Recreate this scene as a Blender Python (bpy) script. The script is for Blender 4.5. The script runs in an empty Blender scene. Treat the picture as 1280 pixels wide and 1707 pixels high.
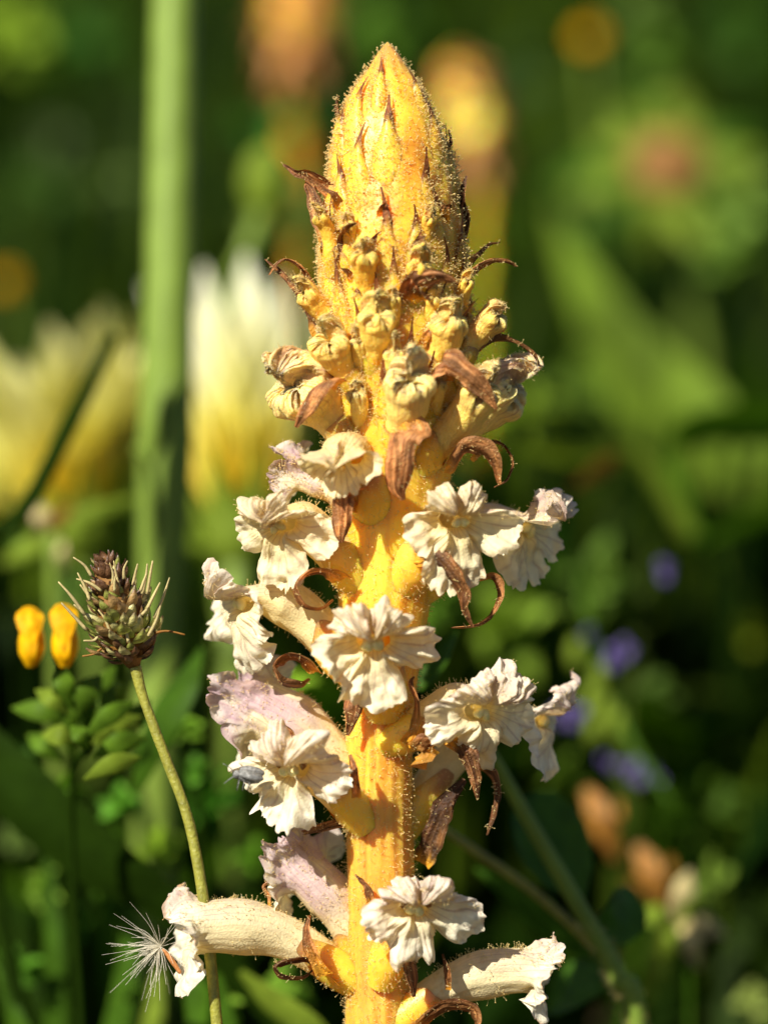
import bpy, math, random
import numpy as np
from mathutils import Vector

random.seed(7)
RNG = np.random.default_rng(11)
scene = bpy.context.scene
COL = scene.collection
scene.unit_settings.system = 'METRIC'
scene.unit_settings.scale_length = 0.01          # one unit is one centimetre

# ------------------------------------------------------------------ camera, sky, sun, exposure
D = 45.0                                         # camera to the flower spike
PITCH = math.radians(14)
PX = 140.0                                       # photograph pixels per centimetre at the spike
RV = np.array([1.0, 0, 0])
UV = np.array([0, math.sin(PITCH), math.cos(PITCH)])
VV = np.array([0, math.cos(PITCH), -math.sin(PITCH)])
GROUND = -12.0

cam = bpy.data.cameras.new('camera')
cam_o = bpy.data.objects.new('camera', cam)
COL.objects.link(cam_o)
cam_o.location = Vector(-VV * D)
cam_o.rotation_euler = (math.pi / 2 - PITCH, 0, 0)
cam.sensor_fit = 'VERTICAL'
cam.sensor_height = 24.0
cam.lens = 24.0 * D / (1707 / PX)
cam.clip_start = 0.5
cam.clip_end = 20000
cam.dof.use_dof = True
cam.dof.focus_distance = D - 0.45
APERTURE = 1.65                                  # lens opening in cm
cam.dof.aperture_fstop = cam.lens * 1e-3 / APERTURE
scene.camera = cam_o

SUN_TO = np.array([-0.50, -0.50, 0.74])
SUN_TO /= np.linalg.norm(SUN_TO)
elev = math.asin(SUN_TO[2])
world = bpy.data.worlds.new('World')
scene.world = world
world.use_nodes = True
nt = world.node_tree
bg = nt.nodes['Background']
sky = nt.nodes.new('ShaderNodeTexSky')
sky.sky_type = 'NISHITA'
sky.sun_disc = False
sky.sun_elevation = elev
sky.sun_rotation = math.atan2(SUN_TO[0], SUN_TO[1])
nt.links.new(sky.outputs[0], bg.inputs[0])
bg.inputs[1].default_value = 0.05

sl = bpy.data.lights.new('sun', 'SUN')
sl.energy = 5.0
sl.angle = math.radians(0.5)
sl.color = (1.0, 0.95, 0.85)
so = bpy.data.objects.new('sun', sl)
COL.objects.link(so)
so.rotation_euler = Vector(SUN_TO).to_track_quat('Z', 'Y').to_euler()
so.location = Vector(SUN_TO * 100)

scene.view_settings.view_transform = 'Standard'
scene.view_settings.look = 'None'
scene.view_settings.exposure = 0.76
scene.view_settings.gamma = 1.0
scene.view_settings.use_curve_mapping = False
scene.render.engine = 'CYCLES'
scene.cycles.use_denoising = True
scene.cycles.max_bounces = 8
scene.cycles.transmission_bounces = 6
scene.cycles.transparent_max_bounces = 8


# ------------------------------------------------------------------ helpers
def P(px, py, d=0.0):
    """point seen at photograph pixel (px, py), d cm behind the plane of the spike"""
    f = (D + d) / D / PX
    return RV * ((px - 640) * f) + UV * ((853.5 - py) * f) + VV * d


def C3(v):
    """vector given as right, away, up in the picture"""
    v = np.asarray(v, float)
    w = RV * v[0] + VV * v[1] + UV * v[2]
    return w / np.linalg.norm(w)


def norm(v):
    return v / np.maximum(np.linalg.norm(v, axis=-1, keepdims=True), 1e-9)


def smooth(a, b, x):
    t = np.clip((x - a) / (b - a), 0, 1)
    return t * t * (3 - 2 * t)


def _hash(i, seed):
    h = (i[..., 0] * 374761393 + i[..., 1] * 668265263 + i[..., 2] * 2147483647 + seed * 974634777) & 0xffffffff
    h = ((h ^ (h >> 13)) * 1274126177) & 0xffffffff
    return ((h ^ (h >> 16)) & 0xffff) / 32767.5 - 1.0


def vnoise(p, seed=0):
    p = np.asarray(p, float)
    i0 = np.floor(p).astype(np.int64)
    f = p - i0
    f = f * f * (3 - 2 * f)
    r = 0
    for dx in (0, 1):
        for dy in (0, 1):
            for dz in (0, 1):
                w = (f[..., 0] if dx else 1 - f[..., 0]) * (f[..., 1] if dy else 1 - f[..., 1]) * (f[..., 2] if dz else 1 - f[..., 2])
                r = r + w * _hash(i0 + np.array([dx, dy, dz]), seed)
    return r


def fbm(p, seed=0, o=3):
    r = 0
    a = 1.0
    for k in range(o):
        r = r + a * vnoise(np.asarray(p) * 2 ** k, seed + k * 17)
        a *= 0.5
    return r / 1.6


def wloc(o):
    v = np.zeros(3)
    while o is not None:
        v = v + np.array(o.location)
        o = o.parent
    return v


def mesh_data(name, V, F, mat, col=None, sm=True):
    V = np.ascontiguousarray(V, dtype=np.float32)
    F = np.ascontiguousarray(F, dtype=np.int32)
    n, k = F.shape
    me = bpy.data.meshes.new(name)
    me.vertices.add(len(V))
    me.vertices.foreach_set('co', V.ravel())
    me.loops.add(n * k)
    me.loops.foreach_set('vertex_index', F.ravel())
    me.polygons.add(n)
    me.polygons.foreach_set('loop_start', np.arange(0, n * k, k, dtype=np.int32))
    me.polygons.foreach_set('use_smooth', np.full(n, sm))
    me.update(calc_edges=True)
    if col is not None:
        a = me.color_attributes.new('Col', 'FLOAT_COLOR', 'POINT')
        c = np.ones((len(V), 4), np.float32)
        c[:, :3] = col
        a.data.foreach_set('color', c.ravel())
    me.materials.append(mat)
    return me


def mk(name, V, F, mat, parent=None, col=None, sm=True, kind=None, origin=None):
    V = np.asarray(V, float)
    pw = wloc(parent)
    if origin is None:
        origin = pw
    me = mesh_data(name, V - origin, F, mat, col, sm)
    o = bpy.data.objects.new(name, me)
    COL.objects.link(o)
    if parent is not None:
        o.parent = parent
    o.location = Vector(origin - pw)
    if kind:
        o['kind'] = kind
    return o


def thing(name, label, cat, loc, group=None):
    o = bpy.data.objects.new(name, None)
    o.empty_display_size = 0.3
    COL.objects.link(o)
    o.location = Vector(loc)
    o['label'] = label
    o['category'] = cat
    if group:
        o['group'] = group
    return o


def grid_faces(nu, nv, wrap_u=False):
    """vertex index = j*nu + i"""
    i = np.arange(nu if wrap_u else nu - 1)
    j = np.arange(nv - 1)
    I, J = np.meshgrid(i, j)
    I = I.ravel()
    J = J.ravel()
    I2 = (I + 1) % nu
    return np.stack([J * nu + I, J * nu + I2, (J + 1) * nu + I2, (J + 1) * nu + I], 1)


def spline(pts, n):
    """Catmull-Rom through pts (rows, any width)"""
    pts = np.asarray(pts, float)
    k = len(pts)
    if k == 2:
        t = np.linspace(0, 1, n)[:, None]
        return pts[0] * (1 - t) + pts[1] * t
    e = np.vstack([2 * pts[0] - pts[1], pts, 2 * pts[-1] - pts[-2]])
    s = np.linspace(0, k - 1 - 1e-6, n)
    i = s.astype(int)
    t = (s - i)[:, None]
    a, b, c, d = e[i], e[i + 1], e[i + 2], e[i + 3]
    return 0.5 * (2 * b + (c - a) * t + (2 * a - 5 * b + 4 * c - d) * t ** 2 + (3 * b - a - 3 * c + d) * t ** 3)


def bezier(a, b, c, d, n):
    t = np.linspace(0, 1, n)[:, None]
    return a * (1 - t) ** 3 + 3 * b * t * (1 - t) ** 2 + 3 * c * t * t * (1 - t) + d * t ** 3


def tangents(c):
    return norm(np.gradient(c, axis=0))


def tube(pts, radii, n=24, m=12, caps=True, bump=0.0, seed=0):
    c = spline(pts, n)
    r = np.interp(np.linspace(0, 1, n), np.linspace(0, 1, len(radii)), radii)
    T = tangents(c)
    up = np.array([0.31, -0.9, 0.2])
    A = norm(np.cross(T, up))
    B = np.cross(T, A)
    ph = np.linspace(0, 2 * np.pi, m, endpoint=False)
    er = np.cos(ph)[None, :, None] * A[:, None] + np.sin(ph)[None, :, None] * B[:, None]
    rr = r[:, None] * np.ones(m)
    V = c[:, None] + er * rr[..., None]
    if bump:
        V = V + er * (bump * fbm(V * 4, seed))[..., None]
    V = V.reshape(-1, 3)
    F = grid_faces(m, n, True)
    if caps:
        V = np.vstack([V, c[0] - T[0] * r[0] * .3, c[-1] + T[-1] * r[-1] * .5])
        i = np.arange(m)
        a = len(V) - 2
        F = np.vstack([F, np.stack([np.full(m, a), (i + 1) % m, i, np.full(m, a)], 1)[:, [0, 1, 2, 2]],
                       np.stack([np.full(m, a + 1), (n - 1) * m + i, (n - 1) * m + (i + 1) % m, np.full(m, a + 1)], 1)[:, [0, 1, 2, 2]]])
    return V, F


def clean_quads(V, F):
    """split a face array that has degenerate quads into triangles"""
    q = F[F[:, 2] != F[:, 3]]
    t = F[F[:, 2] == F[:, 3]][:, :3]
    return np.vstack([q[:, [0, 1, 2]], q[:, [0, 2, 3]], t])


def mk_tube(name, pts, radii, mat, parent=None, col=None, **kw):
    V, F = tube(pts, radii, **kw)
    return mk(name, V, clean_quads(V, F), mat, parent, None if col is None else np.tile(col, (len(V), 1)))


def ribbon(pts, widths, wdir, n=28, m=9, cup=0.15, wav=0.0, seed=0, thick=0.0):
    """a leaf-like strip: pts path, widths along it, wdir one or several width directions"""
    c = spline(pts, n)
    w = np.interp(np.linspace(0, 1, n), np.linspace(0, 1, len(widths)), widths)
    T = tangents(c)
    wd = np.atleast_2d(np.asarray(wdir, float))
    if len(wd) == 1:
        S = np.repeat(wd, n, 0)
    else:
        S = spline(wd, n)
    S = norm(S - (S * T).sum(1, keepdims=True) * T)
    N = np.cross(S, T)
    u = np.linspace(-1, 1, m)
    V = c[:, None] + S[:, None] * (u[None, :, None] * w[:, None, None] * .5)
    lift = cup * (u[None] ** 2) * w[:, None]
    if wav:
        q = np.stack(np.broadcast_arrays(u[None] * 3 + seed * 7.3, np.linspace(0, 1, n)[:, None] * 7, 0.0 * u[None]), -1)
        lift = lift + wav * w[:, None] * fbm(q, seed)
    V = V + N[:, None] * lift[..., None]
    return V.reshape(-1, 3), grid_faces(m, n), u, np.linspace(0, 1, n)


# ------------------------------------------------------------------ materials
def mat_base(name):
    m = bpy.data.materials.new(name)
    m.use_nodes = True
    t = m.node_tree
    return m, t, t.nodes['Principled BSDF'], t.nodes['Material Output']


def add(t, kind, **kw):
    n = t.nodes.new(kind)
    for k, v in kw.items():
        setattr(n, k, v)
    return n


def col_source(t, base, use_attr):
    if use_attr:
        a = add(t, 'ShaderNodeAttribute', attribute_name='Col')
        return a.outputs['Color']
    r = add(t, 'ShaderNodeRGB')
    r.outputs[0].default_value = (*base, 1)
    return r.outputs[0]


def make_mat(name, base=None, rough=.5, trans=0.0, sss=0.0, sss_r=(1, .45, .12), sss_scale=.25,
             var=.25, nscale=6.0, bump=.15, bscale=40.0, spec=.4, tint=None, coat=0.0, objvar=0.0):
    m, t, b, out = mat_base(name)
    src = col_source(t, base, base is None)
    tc = add(t, 'ShaderNodeTexCoord')
    nz = add(t, 'ShaderNodeTexNoise')
    nz.inputs['Scale'].default_value = nscale
    nz.inputs['Detail'].default_value = 5
    t.links.new(tc.outputs['Object'], nz.inputs['Vector'])
    mr = add(t, 'ShaderNodeMapRange')
    mr.inputs['From Min'].default_value = .3
    mr.inputs['From Max'].default_value = .7
    mr.inputs['To Min'].default_value = 1 - var
    mr.inputs['To Max'].default_value = 1 + var
    t.links.new(nz.outputs['Fac'], mr.inputs['Value'])
    val = mr.outputs[0]
    if objvar:
        oi = add(t, 'ShaderNodeObjectInfo')
        m2 = add(t, 'ShaderNodeMapRange')
        m2.inputs['To Min'].default_value = 1 - objvar
        m2.inputs['To Max'].default_value = 1 + objvar
        t.links.new(oi.outputs['Random'], m2.inputs['Value'])
        mm = add(t, 'ShaderNodeMath', operation='MULTIPLY')
        t.links.new(val, mm.inputs[0])
        t.links.new(m2.outputs[0], mm.inputs[1])
        val = mm.outputs[0]
    mul = add(t, 'ShaderNodeVectorMath', operation='SCALE')
    t.links.new(src, mul.inputs[0])
    t.links.new(val, mul.inputs['Scale'])
    c = mul.outputs[0]
    t.links.new(c, b.inputs['Base Color'])
    b.inputs['Roughness'].default_value = rough
    b.inputs['Specular IOR Level'].default_value = spec
    if coat:
        b.inputs['Coat Weight'].default_value = coat
        b.inputs['Coat Roughness'].default_value = .15
    if sss:
        b.inputs['Subsurface Weight'].default_value = sss
        b.inputs['Subsurface Radius'].default_value = sss_r
        b.inputs['Subsurface Scale'].default_value = sss_scale
    if bump:
        n2 = add(t, 'ShaderNodeTexNoise')
        n2.inputs['Scale'].default_value = bscale
        n2.inputs['Detail'].default_value = 4
        t.links.new(tc.outputs['Object'], n2.inputs['Vector'])
        bp = add(t, 'ShaderNodeBump')
        bp.inputs['Strength'].default_value = bump
        bp.inputs['Distance'].default_value = .05
        t.links.new(n2.outputs['Fac'], bp.inputs['Height'])
        t.links.new(bp.outputs[0], b.inputs['Normal'])
    if trans:
        tr = add(t, 'ShaderNodeBsdfTranslucent')
        if tint:
            mx = add(t, 'ShaderNodeMix', data_type='RGBA', blend_type='MULTIPLY')
            mx.inputs['Factor'].default_value = 1
            t.links.new(c, mx.inputs['A'])
            mx.inputs['B'].default_value = (*tint, 1)
            t.links.new(mx.outputs['Result'], tr.inputs['Color'])
        else:
            t.links.new(c, tr.inputs['Color'])
        ms = add(t, 'ShaderNodeMixShader')
        ms.inputs[0].default_value = trans
        t.links.new(b.outputs[0], ms.inputs[1])
        t.links.new(tr.outputs[0], ms.inputs[2])
        t.links.new(ms.outputs[0], out.inputs['Surface'])
    return m


M = {}
M['spike'] = make_mat('spike_flesh', None, rough=.42, sss=.75, sss_r=(1, .42, .08), sss_scale=.42, var=.12, nscale=3, bump=.2, bscale=12, spec=.4)
M['petal'] = make_mat('petal', None, rough=.5, trans=.36, var=.10, nscale=9, bump=.3, bscale=38, spec=.3, tint=(1.05, .95, .66))
M['bud'] = make_mat('bud_petal', None, rough=.5, sss=.6, sss_r=(1, .75, .3), sss_scale=.10, var=.10, nscale=9, bump=.4, bscale=30, spec=.3)
M['bract'] = make_mat('dry_bract', None, rough=.5, trans=.22, var=.4, nscale=9, bump=.5, bscale=35, spec=.3, tint=(1, .6, .35))
M['hair'] = make_mat('gland_hair', (.95, .78, .36), rough=.2, trans=.5, var=.05, bump=0, spec=.9)
M['stigma'] = make_mat('stigma', (.93, .76, .30), rough=.4, sss=.25, sss_r=(1, .7, .3), sss_scale=.1, var=.08, bump=.1)
M['anther'] = make_mat('anther', (.32, .13, .03), rough=.5, var=.3, bump=.2)
M['leaf_mid'] = make_mat('leaf_mid', (.045, .105, .006), spec=.08, rough=.5, trans=.35, var=.25, nscale=3, bump=.1, objvar=.2, tint=(1.3, 1.35, .5))
M['leaf_dark'] = make_mat('leaf_dark', (.012, .028, .0015), rough=.7, trans=.2, var=.2, nscale=3, bump=.1, spec=.03, tint=(1.2, 1.3, .4))
M['leaf_arch'] = make_mat('leaf_arch', (.095, .15, .012), rough=.5, spec=.08, trans=.35, var=.55, nscale=.7, bump=.1, tint=(1.2, 1.2, .5))
M['leaf_round'] = make_mat('leaf_round', (.045, .11, .010), rough=.45, trans=.25, var=.25, nscale=4, bump=.15, bscale=12, spec=.15, tint=(1.2, 1.3, .5))
M['leaf_pale'] = make_mat('leaf_pale', (.17, .24, .022), spec=.08, rough=.5, trans=.35, var=.2, nscale=3, bump=.1, tint=(1.2, 1.2, .5))
M['stalk'] = make_mat('stalk', (.15, .22, .03), rough=.5, spec=.2, var=.12, nscale=2, bump=.15, bscale=12)
M['stalk_olive'] = make_mat('stalk_olive', (.25, .24, .035), rough=.45, sss=.3, sss_r=(1, .9, .2), sss_scale=.08, var=.25, nscale=9, bump=.4, bscale=25)
M['grass'] = make_mat('meadow_green', None, rough=.6, spec=.08, trans=.35, var=.2, nscale=1, bump=0, tint=(1.25, 1.3, .5))
M['ligule'] = make_mat('ligule', None, rough=.5, trans=.4, var=.1, nscale=2, bump=.1, tint=(1, .95, .6))
M['gold'] = make_mat('golden_petal', (.82, .44, .002), spec=.15, rough=.6, trans=.3, var=.22, nscale=5, bump=.15, bscale=15, tint=(1, .8, .3))
M['gold_deep'] = make_mat('deep_gold_petal', (.82, .41, .003), spec=.15, rough=.6, trans=.3, var=.35, nscale=7, bump=.15, bscale=15, tint=(1, .8, .3))
M['trefoil'] = make_mat('trefoil_leaf', (.08, .15, .010), rough=.55, spec=.10, trans=.35, var=.3, nscale=5, bump=.1, objvar=.3, tint=(1.2, 1.3, .5))
M['violet'] = make_mat('violet_petal', (.10, .07, .22), rough=.5, trans=.3, var=.25, nscale=4, bump=.1)
M['dry'] = make_mat('dry_leaf', (.29, .125, .016), rough=.6, trans=.2, var=.35, nscale=2, bump=.3, bscale=8)
M['straw'] = make_mat('straw', (.50, .40, .17), rough=.6, trans=.15, var=.3, nscale=4, bump=.2)
M['brown'] = make_mat('brown_disc', (.17, .075, .010), rough=.7, var=.35, nscale=3, bump=.6, bscale=10)
M['scale'] = make_mat('seed_scale', None, rough=.4, trans=.15, var=.3, nscale=14, bump=.3, bscale=40, spec=.5)
M['pappus'] = make_mat('pappus', (.84, .78, .62), rough=.4, trans=.4, var=.05, bump=0)
M['seed'] = make_mat('seed', (.42, .17, .05), rough=.5, var=.2, nscale=12, bump=.3)
M['insect'] = make_mat('insect_body', (.17, .165, .15), rough=.35, var=.6, nscale=22, bump=.5, bscale=45, spec=.6)
M['soil'] = make_mat('soil', (.020, .015, .007), rough=.95, spec=.05, var=.5, nscale=.8, bump=.8, bscale=2.5)

# ------------------------------------------------------------------ setting
NG = 90
gx = np.linspace(-1, 1, NG)
gx = np.sign(gx) * np.abs(gx) ** 3 * 6000
X, Y = np.meshgrid(gx, gx + 60)
rr = np.hypot(X, Y - 60)
Z = GROUND + 1.2 * fbm(np.stack([X / 14, Y / 14, X * 0], -1), 3) * np.clip(rr / 10, .3, 1) * (rr < 1500)
mk('ground', np.stack([X, Y, Z], -1).reshape(-1, 3), grid_faces(NG, NG), M['soil'], kind='structure')


def gnd(x, y):
    return np.array([x, y, GROUND - .3])


def under(p, dx=0.0, dy=0.0):
    return gnd(p[0] + dx, p[1] + dy)


# ---- the meadow: uncountable blades and small leaves behind the spike
def blades(name, n, rng, dmin, dmax, hmin, hmax, w, pal, spread, lean=.35, seg=6, fall=0.0, side=0.62):
    d = dmin + (dmax - dmin) * rng.random(n) ** 1.3
    half = 5.5 * (D + d) / D * spread + 3
    x = (rng.random(n) * 2 - 1) * half
    y = VV[1] * d + 0 * x
    base = np.stack([x, y, np.full(n, GROUND - .3)], 1)
    h = hmin + (hmax - hmin) * rng.random(n)
    az = rng.random(n) * 2 * np.pi
    ln = np.abs(rng.normal(0, lean, n))
    dirh = np.stack([np.cos(az), np.sin(az), 0 * az], 1)
    sd = np.stack([-np.sin(az + 1.0 * rng.normal(0, .5, n)), np.cos(az), 0 * az], 1)
    t = np.linspace(0, 1, seg)
    V = []
    for k in range(seg):
        c = base + dirh * (h * ln * t[k] ** 2)[:, None] + np.array([0, 0, 1]) * (h * (t[k] - .35 * ln * t[k] ** 3))[:, None]
        ww = (w * (.5 + rng.random(n) * .5)) * (np.sin(np.pi * (0.25 + .75 * t[k])) if w < .9 else np.sin(np.pi * (.06 + .94 * t[k])) ** .8)
        V.append(np.stack([c - sd * ww[:, None] / 2, c + sd * ww[:, None] / 2], 1))
    V = np.stack(V, 1).reshape(-1, 3)
    i = np.arange(n)[:, None] * (seg * 2)
    F = np.concatenate([np.stack([i[:, 0] + 2 * k, i[:, 0] + 2 * k + 1, i[:, 0] + 2 * k + 3, i[:, 0] + 2 * k + 2], 1) for k in range(seg - 1)])
    pal = np.asarray(pal) * np.array([.60, .70, .35])
    # patches of tone, painted shade among them, rather than salt and pepper
    q = vnoise(np.stack([x / 7, y / 11, x * 0 + 3], 1), 5) * .5 + .5 + rng.normal(0, .18, n)
    ci = np.clip((q * len(pal)).astype(int), 0, len(pal) - 1)
    c = pal[ci] * (0.8 + .4 * rng.random(n))[:, None]
    return mk(name, V, F, M['grass'], col=np.repeat(c, seg * 2, 0), kind='stuff')


GREENS = [(.006, .016, .001), (.010, .026, .002), (.016, .036, .002), (.030, .055, .003), (.07, .10, .008), (.016, .045, .006), (.008, .02, .002)]  # the darkest greens stand in for deep shade among the plants
blades('meadow_grass', 5200, np.random.default_rng(2), 13, 230, 4, 12, .45, GREENS, 1.7)
blades('meadow_leaves', 2600, np.random.default_rng(3), 15, 230, 3, 10, 1.9, GREENS + [(.06, .12, .004), (.16, .22, .015), (.012, .03, .002), (.09, .19, .02)], 1.7, lean=.8)
blades('undergrowth', 2200, np.random.default_rng(4), 5, 60, 1.5, 4.5, 1.2, GREENS[:4], 2.0, lean=.8)

# ------------------------------------------------------------------ the broomrape spike
YK = np.array([70, 76, 84, 95, 110, 121, 140, 162, 203, 243, 284, 325, 360, 400, 500, 600, 700, 800, 900, 1000, 1100, 1200, 1400, 1707, 2300, 2900])
HK = np.array([1, 7, 13, 21, 30, 37, 51, 64, 83, 95, 103, 109, 113, 118, 124, 121, 112, 99, 87, 76, 64, 54, 55, 57, 60, 62]) / PX
CK = np.array([(70, 646), (300, 650), (500, 654), (700, 655), (900, 646), (1100, 636), (1300, 632), (1500, 635), (1707, 633), (2900, 640)], float)


def body_r(y):
    return np.interp(y, YK, HK)


def body_c(y):
    return np.interp(y, CK[:, 0], CK[:, 1])


def BS(ang, y, off):
    """on the spike's surface: angle round it (0 faces the camera), height as a picture row, off cm outward"""
    ang, y, off = np.broadcast_arrays(np.asarray(ang, float), np.asarray(y, float), np.asarray(off, float))
    r = body_r(y) + off
    x = (body_c(y) - 640) / PX + r * np.sin(ang)
    z = (853.5 - y) / PX
    dd = -r * np.cos(ang)
    f = 1 + dd / D * 0
    return x[..., None] * RV + (z * f)[..., None] * UV + dd[..., None] * VV


base = BS(0, 2560, -body_r(2560))
root = thing('broomrape', 'tall yellow broomrape spike in sharp focus with frilled cream flowers and brown curled bracts', 'flower spike', base)

YEL = np.array([.94, .595, .065])
ORG = np.array([.86, .41, .030])
CRM = np.array([.84, .72, .34])
BRN = np.array([.22, .075, .018])
BRN2 = np.array([.46, .21, .07])

ny, na = 330, 96
ys = np.concatenate([np.linspace(70, 120, 30), np.linspace(122, 1000, 170), np.linspace(1005, 2560, ny - 200)])
an = np.linspace(0, 2 * np.pi, na, endpoint=False)
A2, Y2 = np.meshgrid(an, ys)
q = np.stack([np.cos(A2) * 2.2, np.sin(A2) * 2.2, Y2 / 95], -1)
upper = 1 - smooth(560, 760, Y2)
bump = .055 * fbm(q, 1) * upper * smooth(75, 160, Y2) + .030 * fbm(np.stack([np.cos(A2) * 6, np.sin(A2) * 6, Y2 / 200], -1), 4) * smooth(100, 300, Y2)
V = BS(A2, Y2, bump)
cmix = smooth(-.5, .6, fbm(np.stack([np.cos(A2) * 2, np.sin(A2) * 2, Y2 / 70], -1), 8))[..., None]
col = ORG * (1 - cmix) + YEL * cmix
trg = (smooth(-.15, .55, fbm(np.stack([np.cos(A2) * 3, np.sin(A2) * 3, Y2 / 60], -1), 23)) * upper * .6)[..., None]
col = col * (1 - trg) + np.array([.72, .27, .018]) * trg
tipb = (1 - smooth(78, 150, Y2 + 30 * fbm(q * 2, 6)))[..., None]
col = col * (1 - .75 * tipb) + BRN2 * .75 * tipb
low = smooth(880, 1500, Y2)[..., None]
col = col * (1 - .75 * low) + np.array([.66, .31, .045]) * .75 * low
strk = smooth(.15, .75, fbm(np.stack([np.cos(A2) * 7, np.sin(A2) * 7, Y2 / 150], -1), 14))
strk = (strk * (.25 + .5 * smooth(700, 1300, Y2)))[..., None]
col = col * (1 - strk) + np.array([.50, .20, .03]) * strk
stem = mk('stem', V.reshape(-1, 3), grid_faces(na, len(ys), True), M['spike'], root, col.reshape(-1, 3))


# ---- glandular hairs
def sample_surface(V, F, n, rng, w=None):
    F = F[:, :3] if F.shape[1] == 3 else np.vstack([F[:, [0, 1, 2]], F[:, [0, 2, 3]]])
    a, b, c = V[F[:, 0]], V[F[:, 1]], V[F[:, 2]]
    nn = np.cross(b - a, c - a)
    ar = np.linalg.norm(nn, axis=1)
    pw = ar.copy()
    if w is not None:
        pw *= w[F].mean(1)
    i = rng.choice(len(F), n, p=pw / pw.sum())
    r1 = np.sqrt(rng.random(n))[:, None]
    r2 = rng.random(n)[:, None]
    p = a[i] * (1 - r1) + b[i] * r1 * (1 - r2) + c[i] * r1 * r2
    return p, nn[i] / np.maximum(ar[i], 1e-12)[:, None]


def hairs(name, p, nrm, L, rng, parent, r=.0035, rb=.0085, ball=True, jit=.9):
    n = len(p)
    d = norm(nrm + rng.normal(0, jit, (n, 3)) * .6)
    L = L * (.3 + 1.3 * rng.random(n) ** 1.4) * (.75 + .5 * (vnoise(p * 3, 5) + 1) / 2)
    a = norm(np.cross(d, rng.normal(0, 1, (n, 3))))
    b = np.cross(d, a)
    tip = p + d * L[:, None]
    V = []
    for k in range(3):
        e = np.cos(k * 2.0944) * a + np.sin(k * 2.0944) * b
        V.append(p - d * .01 + e * r)
    for k in range(3):
        e = np.cos(k * 2.0944) * a + np.sin(k * 2.0944) * b
        V.append(tip + e * r * .6)
    f = [(0, 1, 4), (0, 4, 3), (1, 2, 5), (1, 5, 4), (2, 0, 3), (2, 3, 5)]
    if ball:
        rbv = (rb * (.6 + .8 * rng.random(n)))[:, None]
        for s, e in ((1, d), (-1, d), (1, a), (-1, a), (1, b), (-1, b)):
            V.append(tip + s * e * rbv)
        t, bo, r1, l1, r2, l2 = 6, 7, 8, 9, 10, 11
        f += [(t, r1, r2), (t, r2, l1), (t, l1, l2), (t, l2, r1), (bo, r2, r1), (bo, l1, r2), (bo, l2, l1), (bo, r1, l2)]
    k = len(V)
    V = np.stack(V, 1).reshape(-1, 3)
    F = (np.arange(n)[:, None, None] * k + np.array(f)[None]).reshape(-1, 3)
    return mk(name, V, F, M['hair'], parent, sm=True, kind='stuff')


hr = np.random.default_rng(21)
Vs = V.reshape(-1, 3)
front = (np.cos(A2) > -.45).ravel().astype(float)
w1 = (front * ((Y2 > 73) & (Y2 < 640)).ravel())
p, nn = sample_surface(Vs, grid_faces(na, len(ys), True), 3400, hr, w1)
axis_pt = BS(0, 400, -body_r(400))


def outward(p, nn):
    ctr = np.zeros_like(p)
    zz = p @ UV
    yy = 853.5 - zz * PX
    ctr = ((body_c(yy) - 640) / PX)[:, None] * RV + zz[:, None] * UV
    s = np.sign(((p - ctr) * nn).sum(1))[:, None]
    return nn * s


hairs('gland_hair', p, outward(p, nn) + UV * .25, .052, hr, root, rb=.010)
w1 = (front * ((Y2 > 73) & (Y2 < 1760)).ravel())
p, nn = sample_surface(Vs, grid_faces(na, len(ys), True), 9000, hr, w1)
hairs('fine_hair', p, outward(p, nn) + UV * .25, .045, hr, root, r=.0022, ball=False)
w1 = (front * ((Y2 > 640) & (Y2 < 1760)).ravel())
p, nn = sample_surface(Vs, grid_faces(na, len(ys), True), 2300, hr, w1)
hairs('gland_hair', p, outward(p, nn), .06, hr, root)


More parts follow.
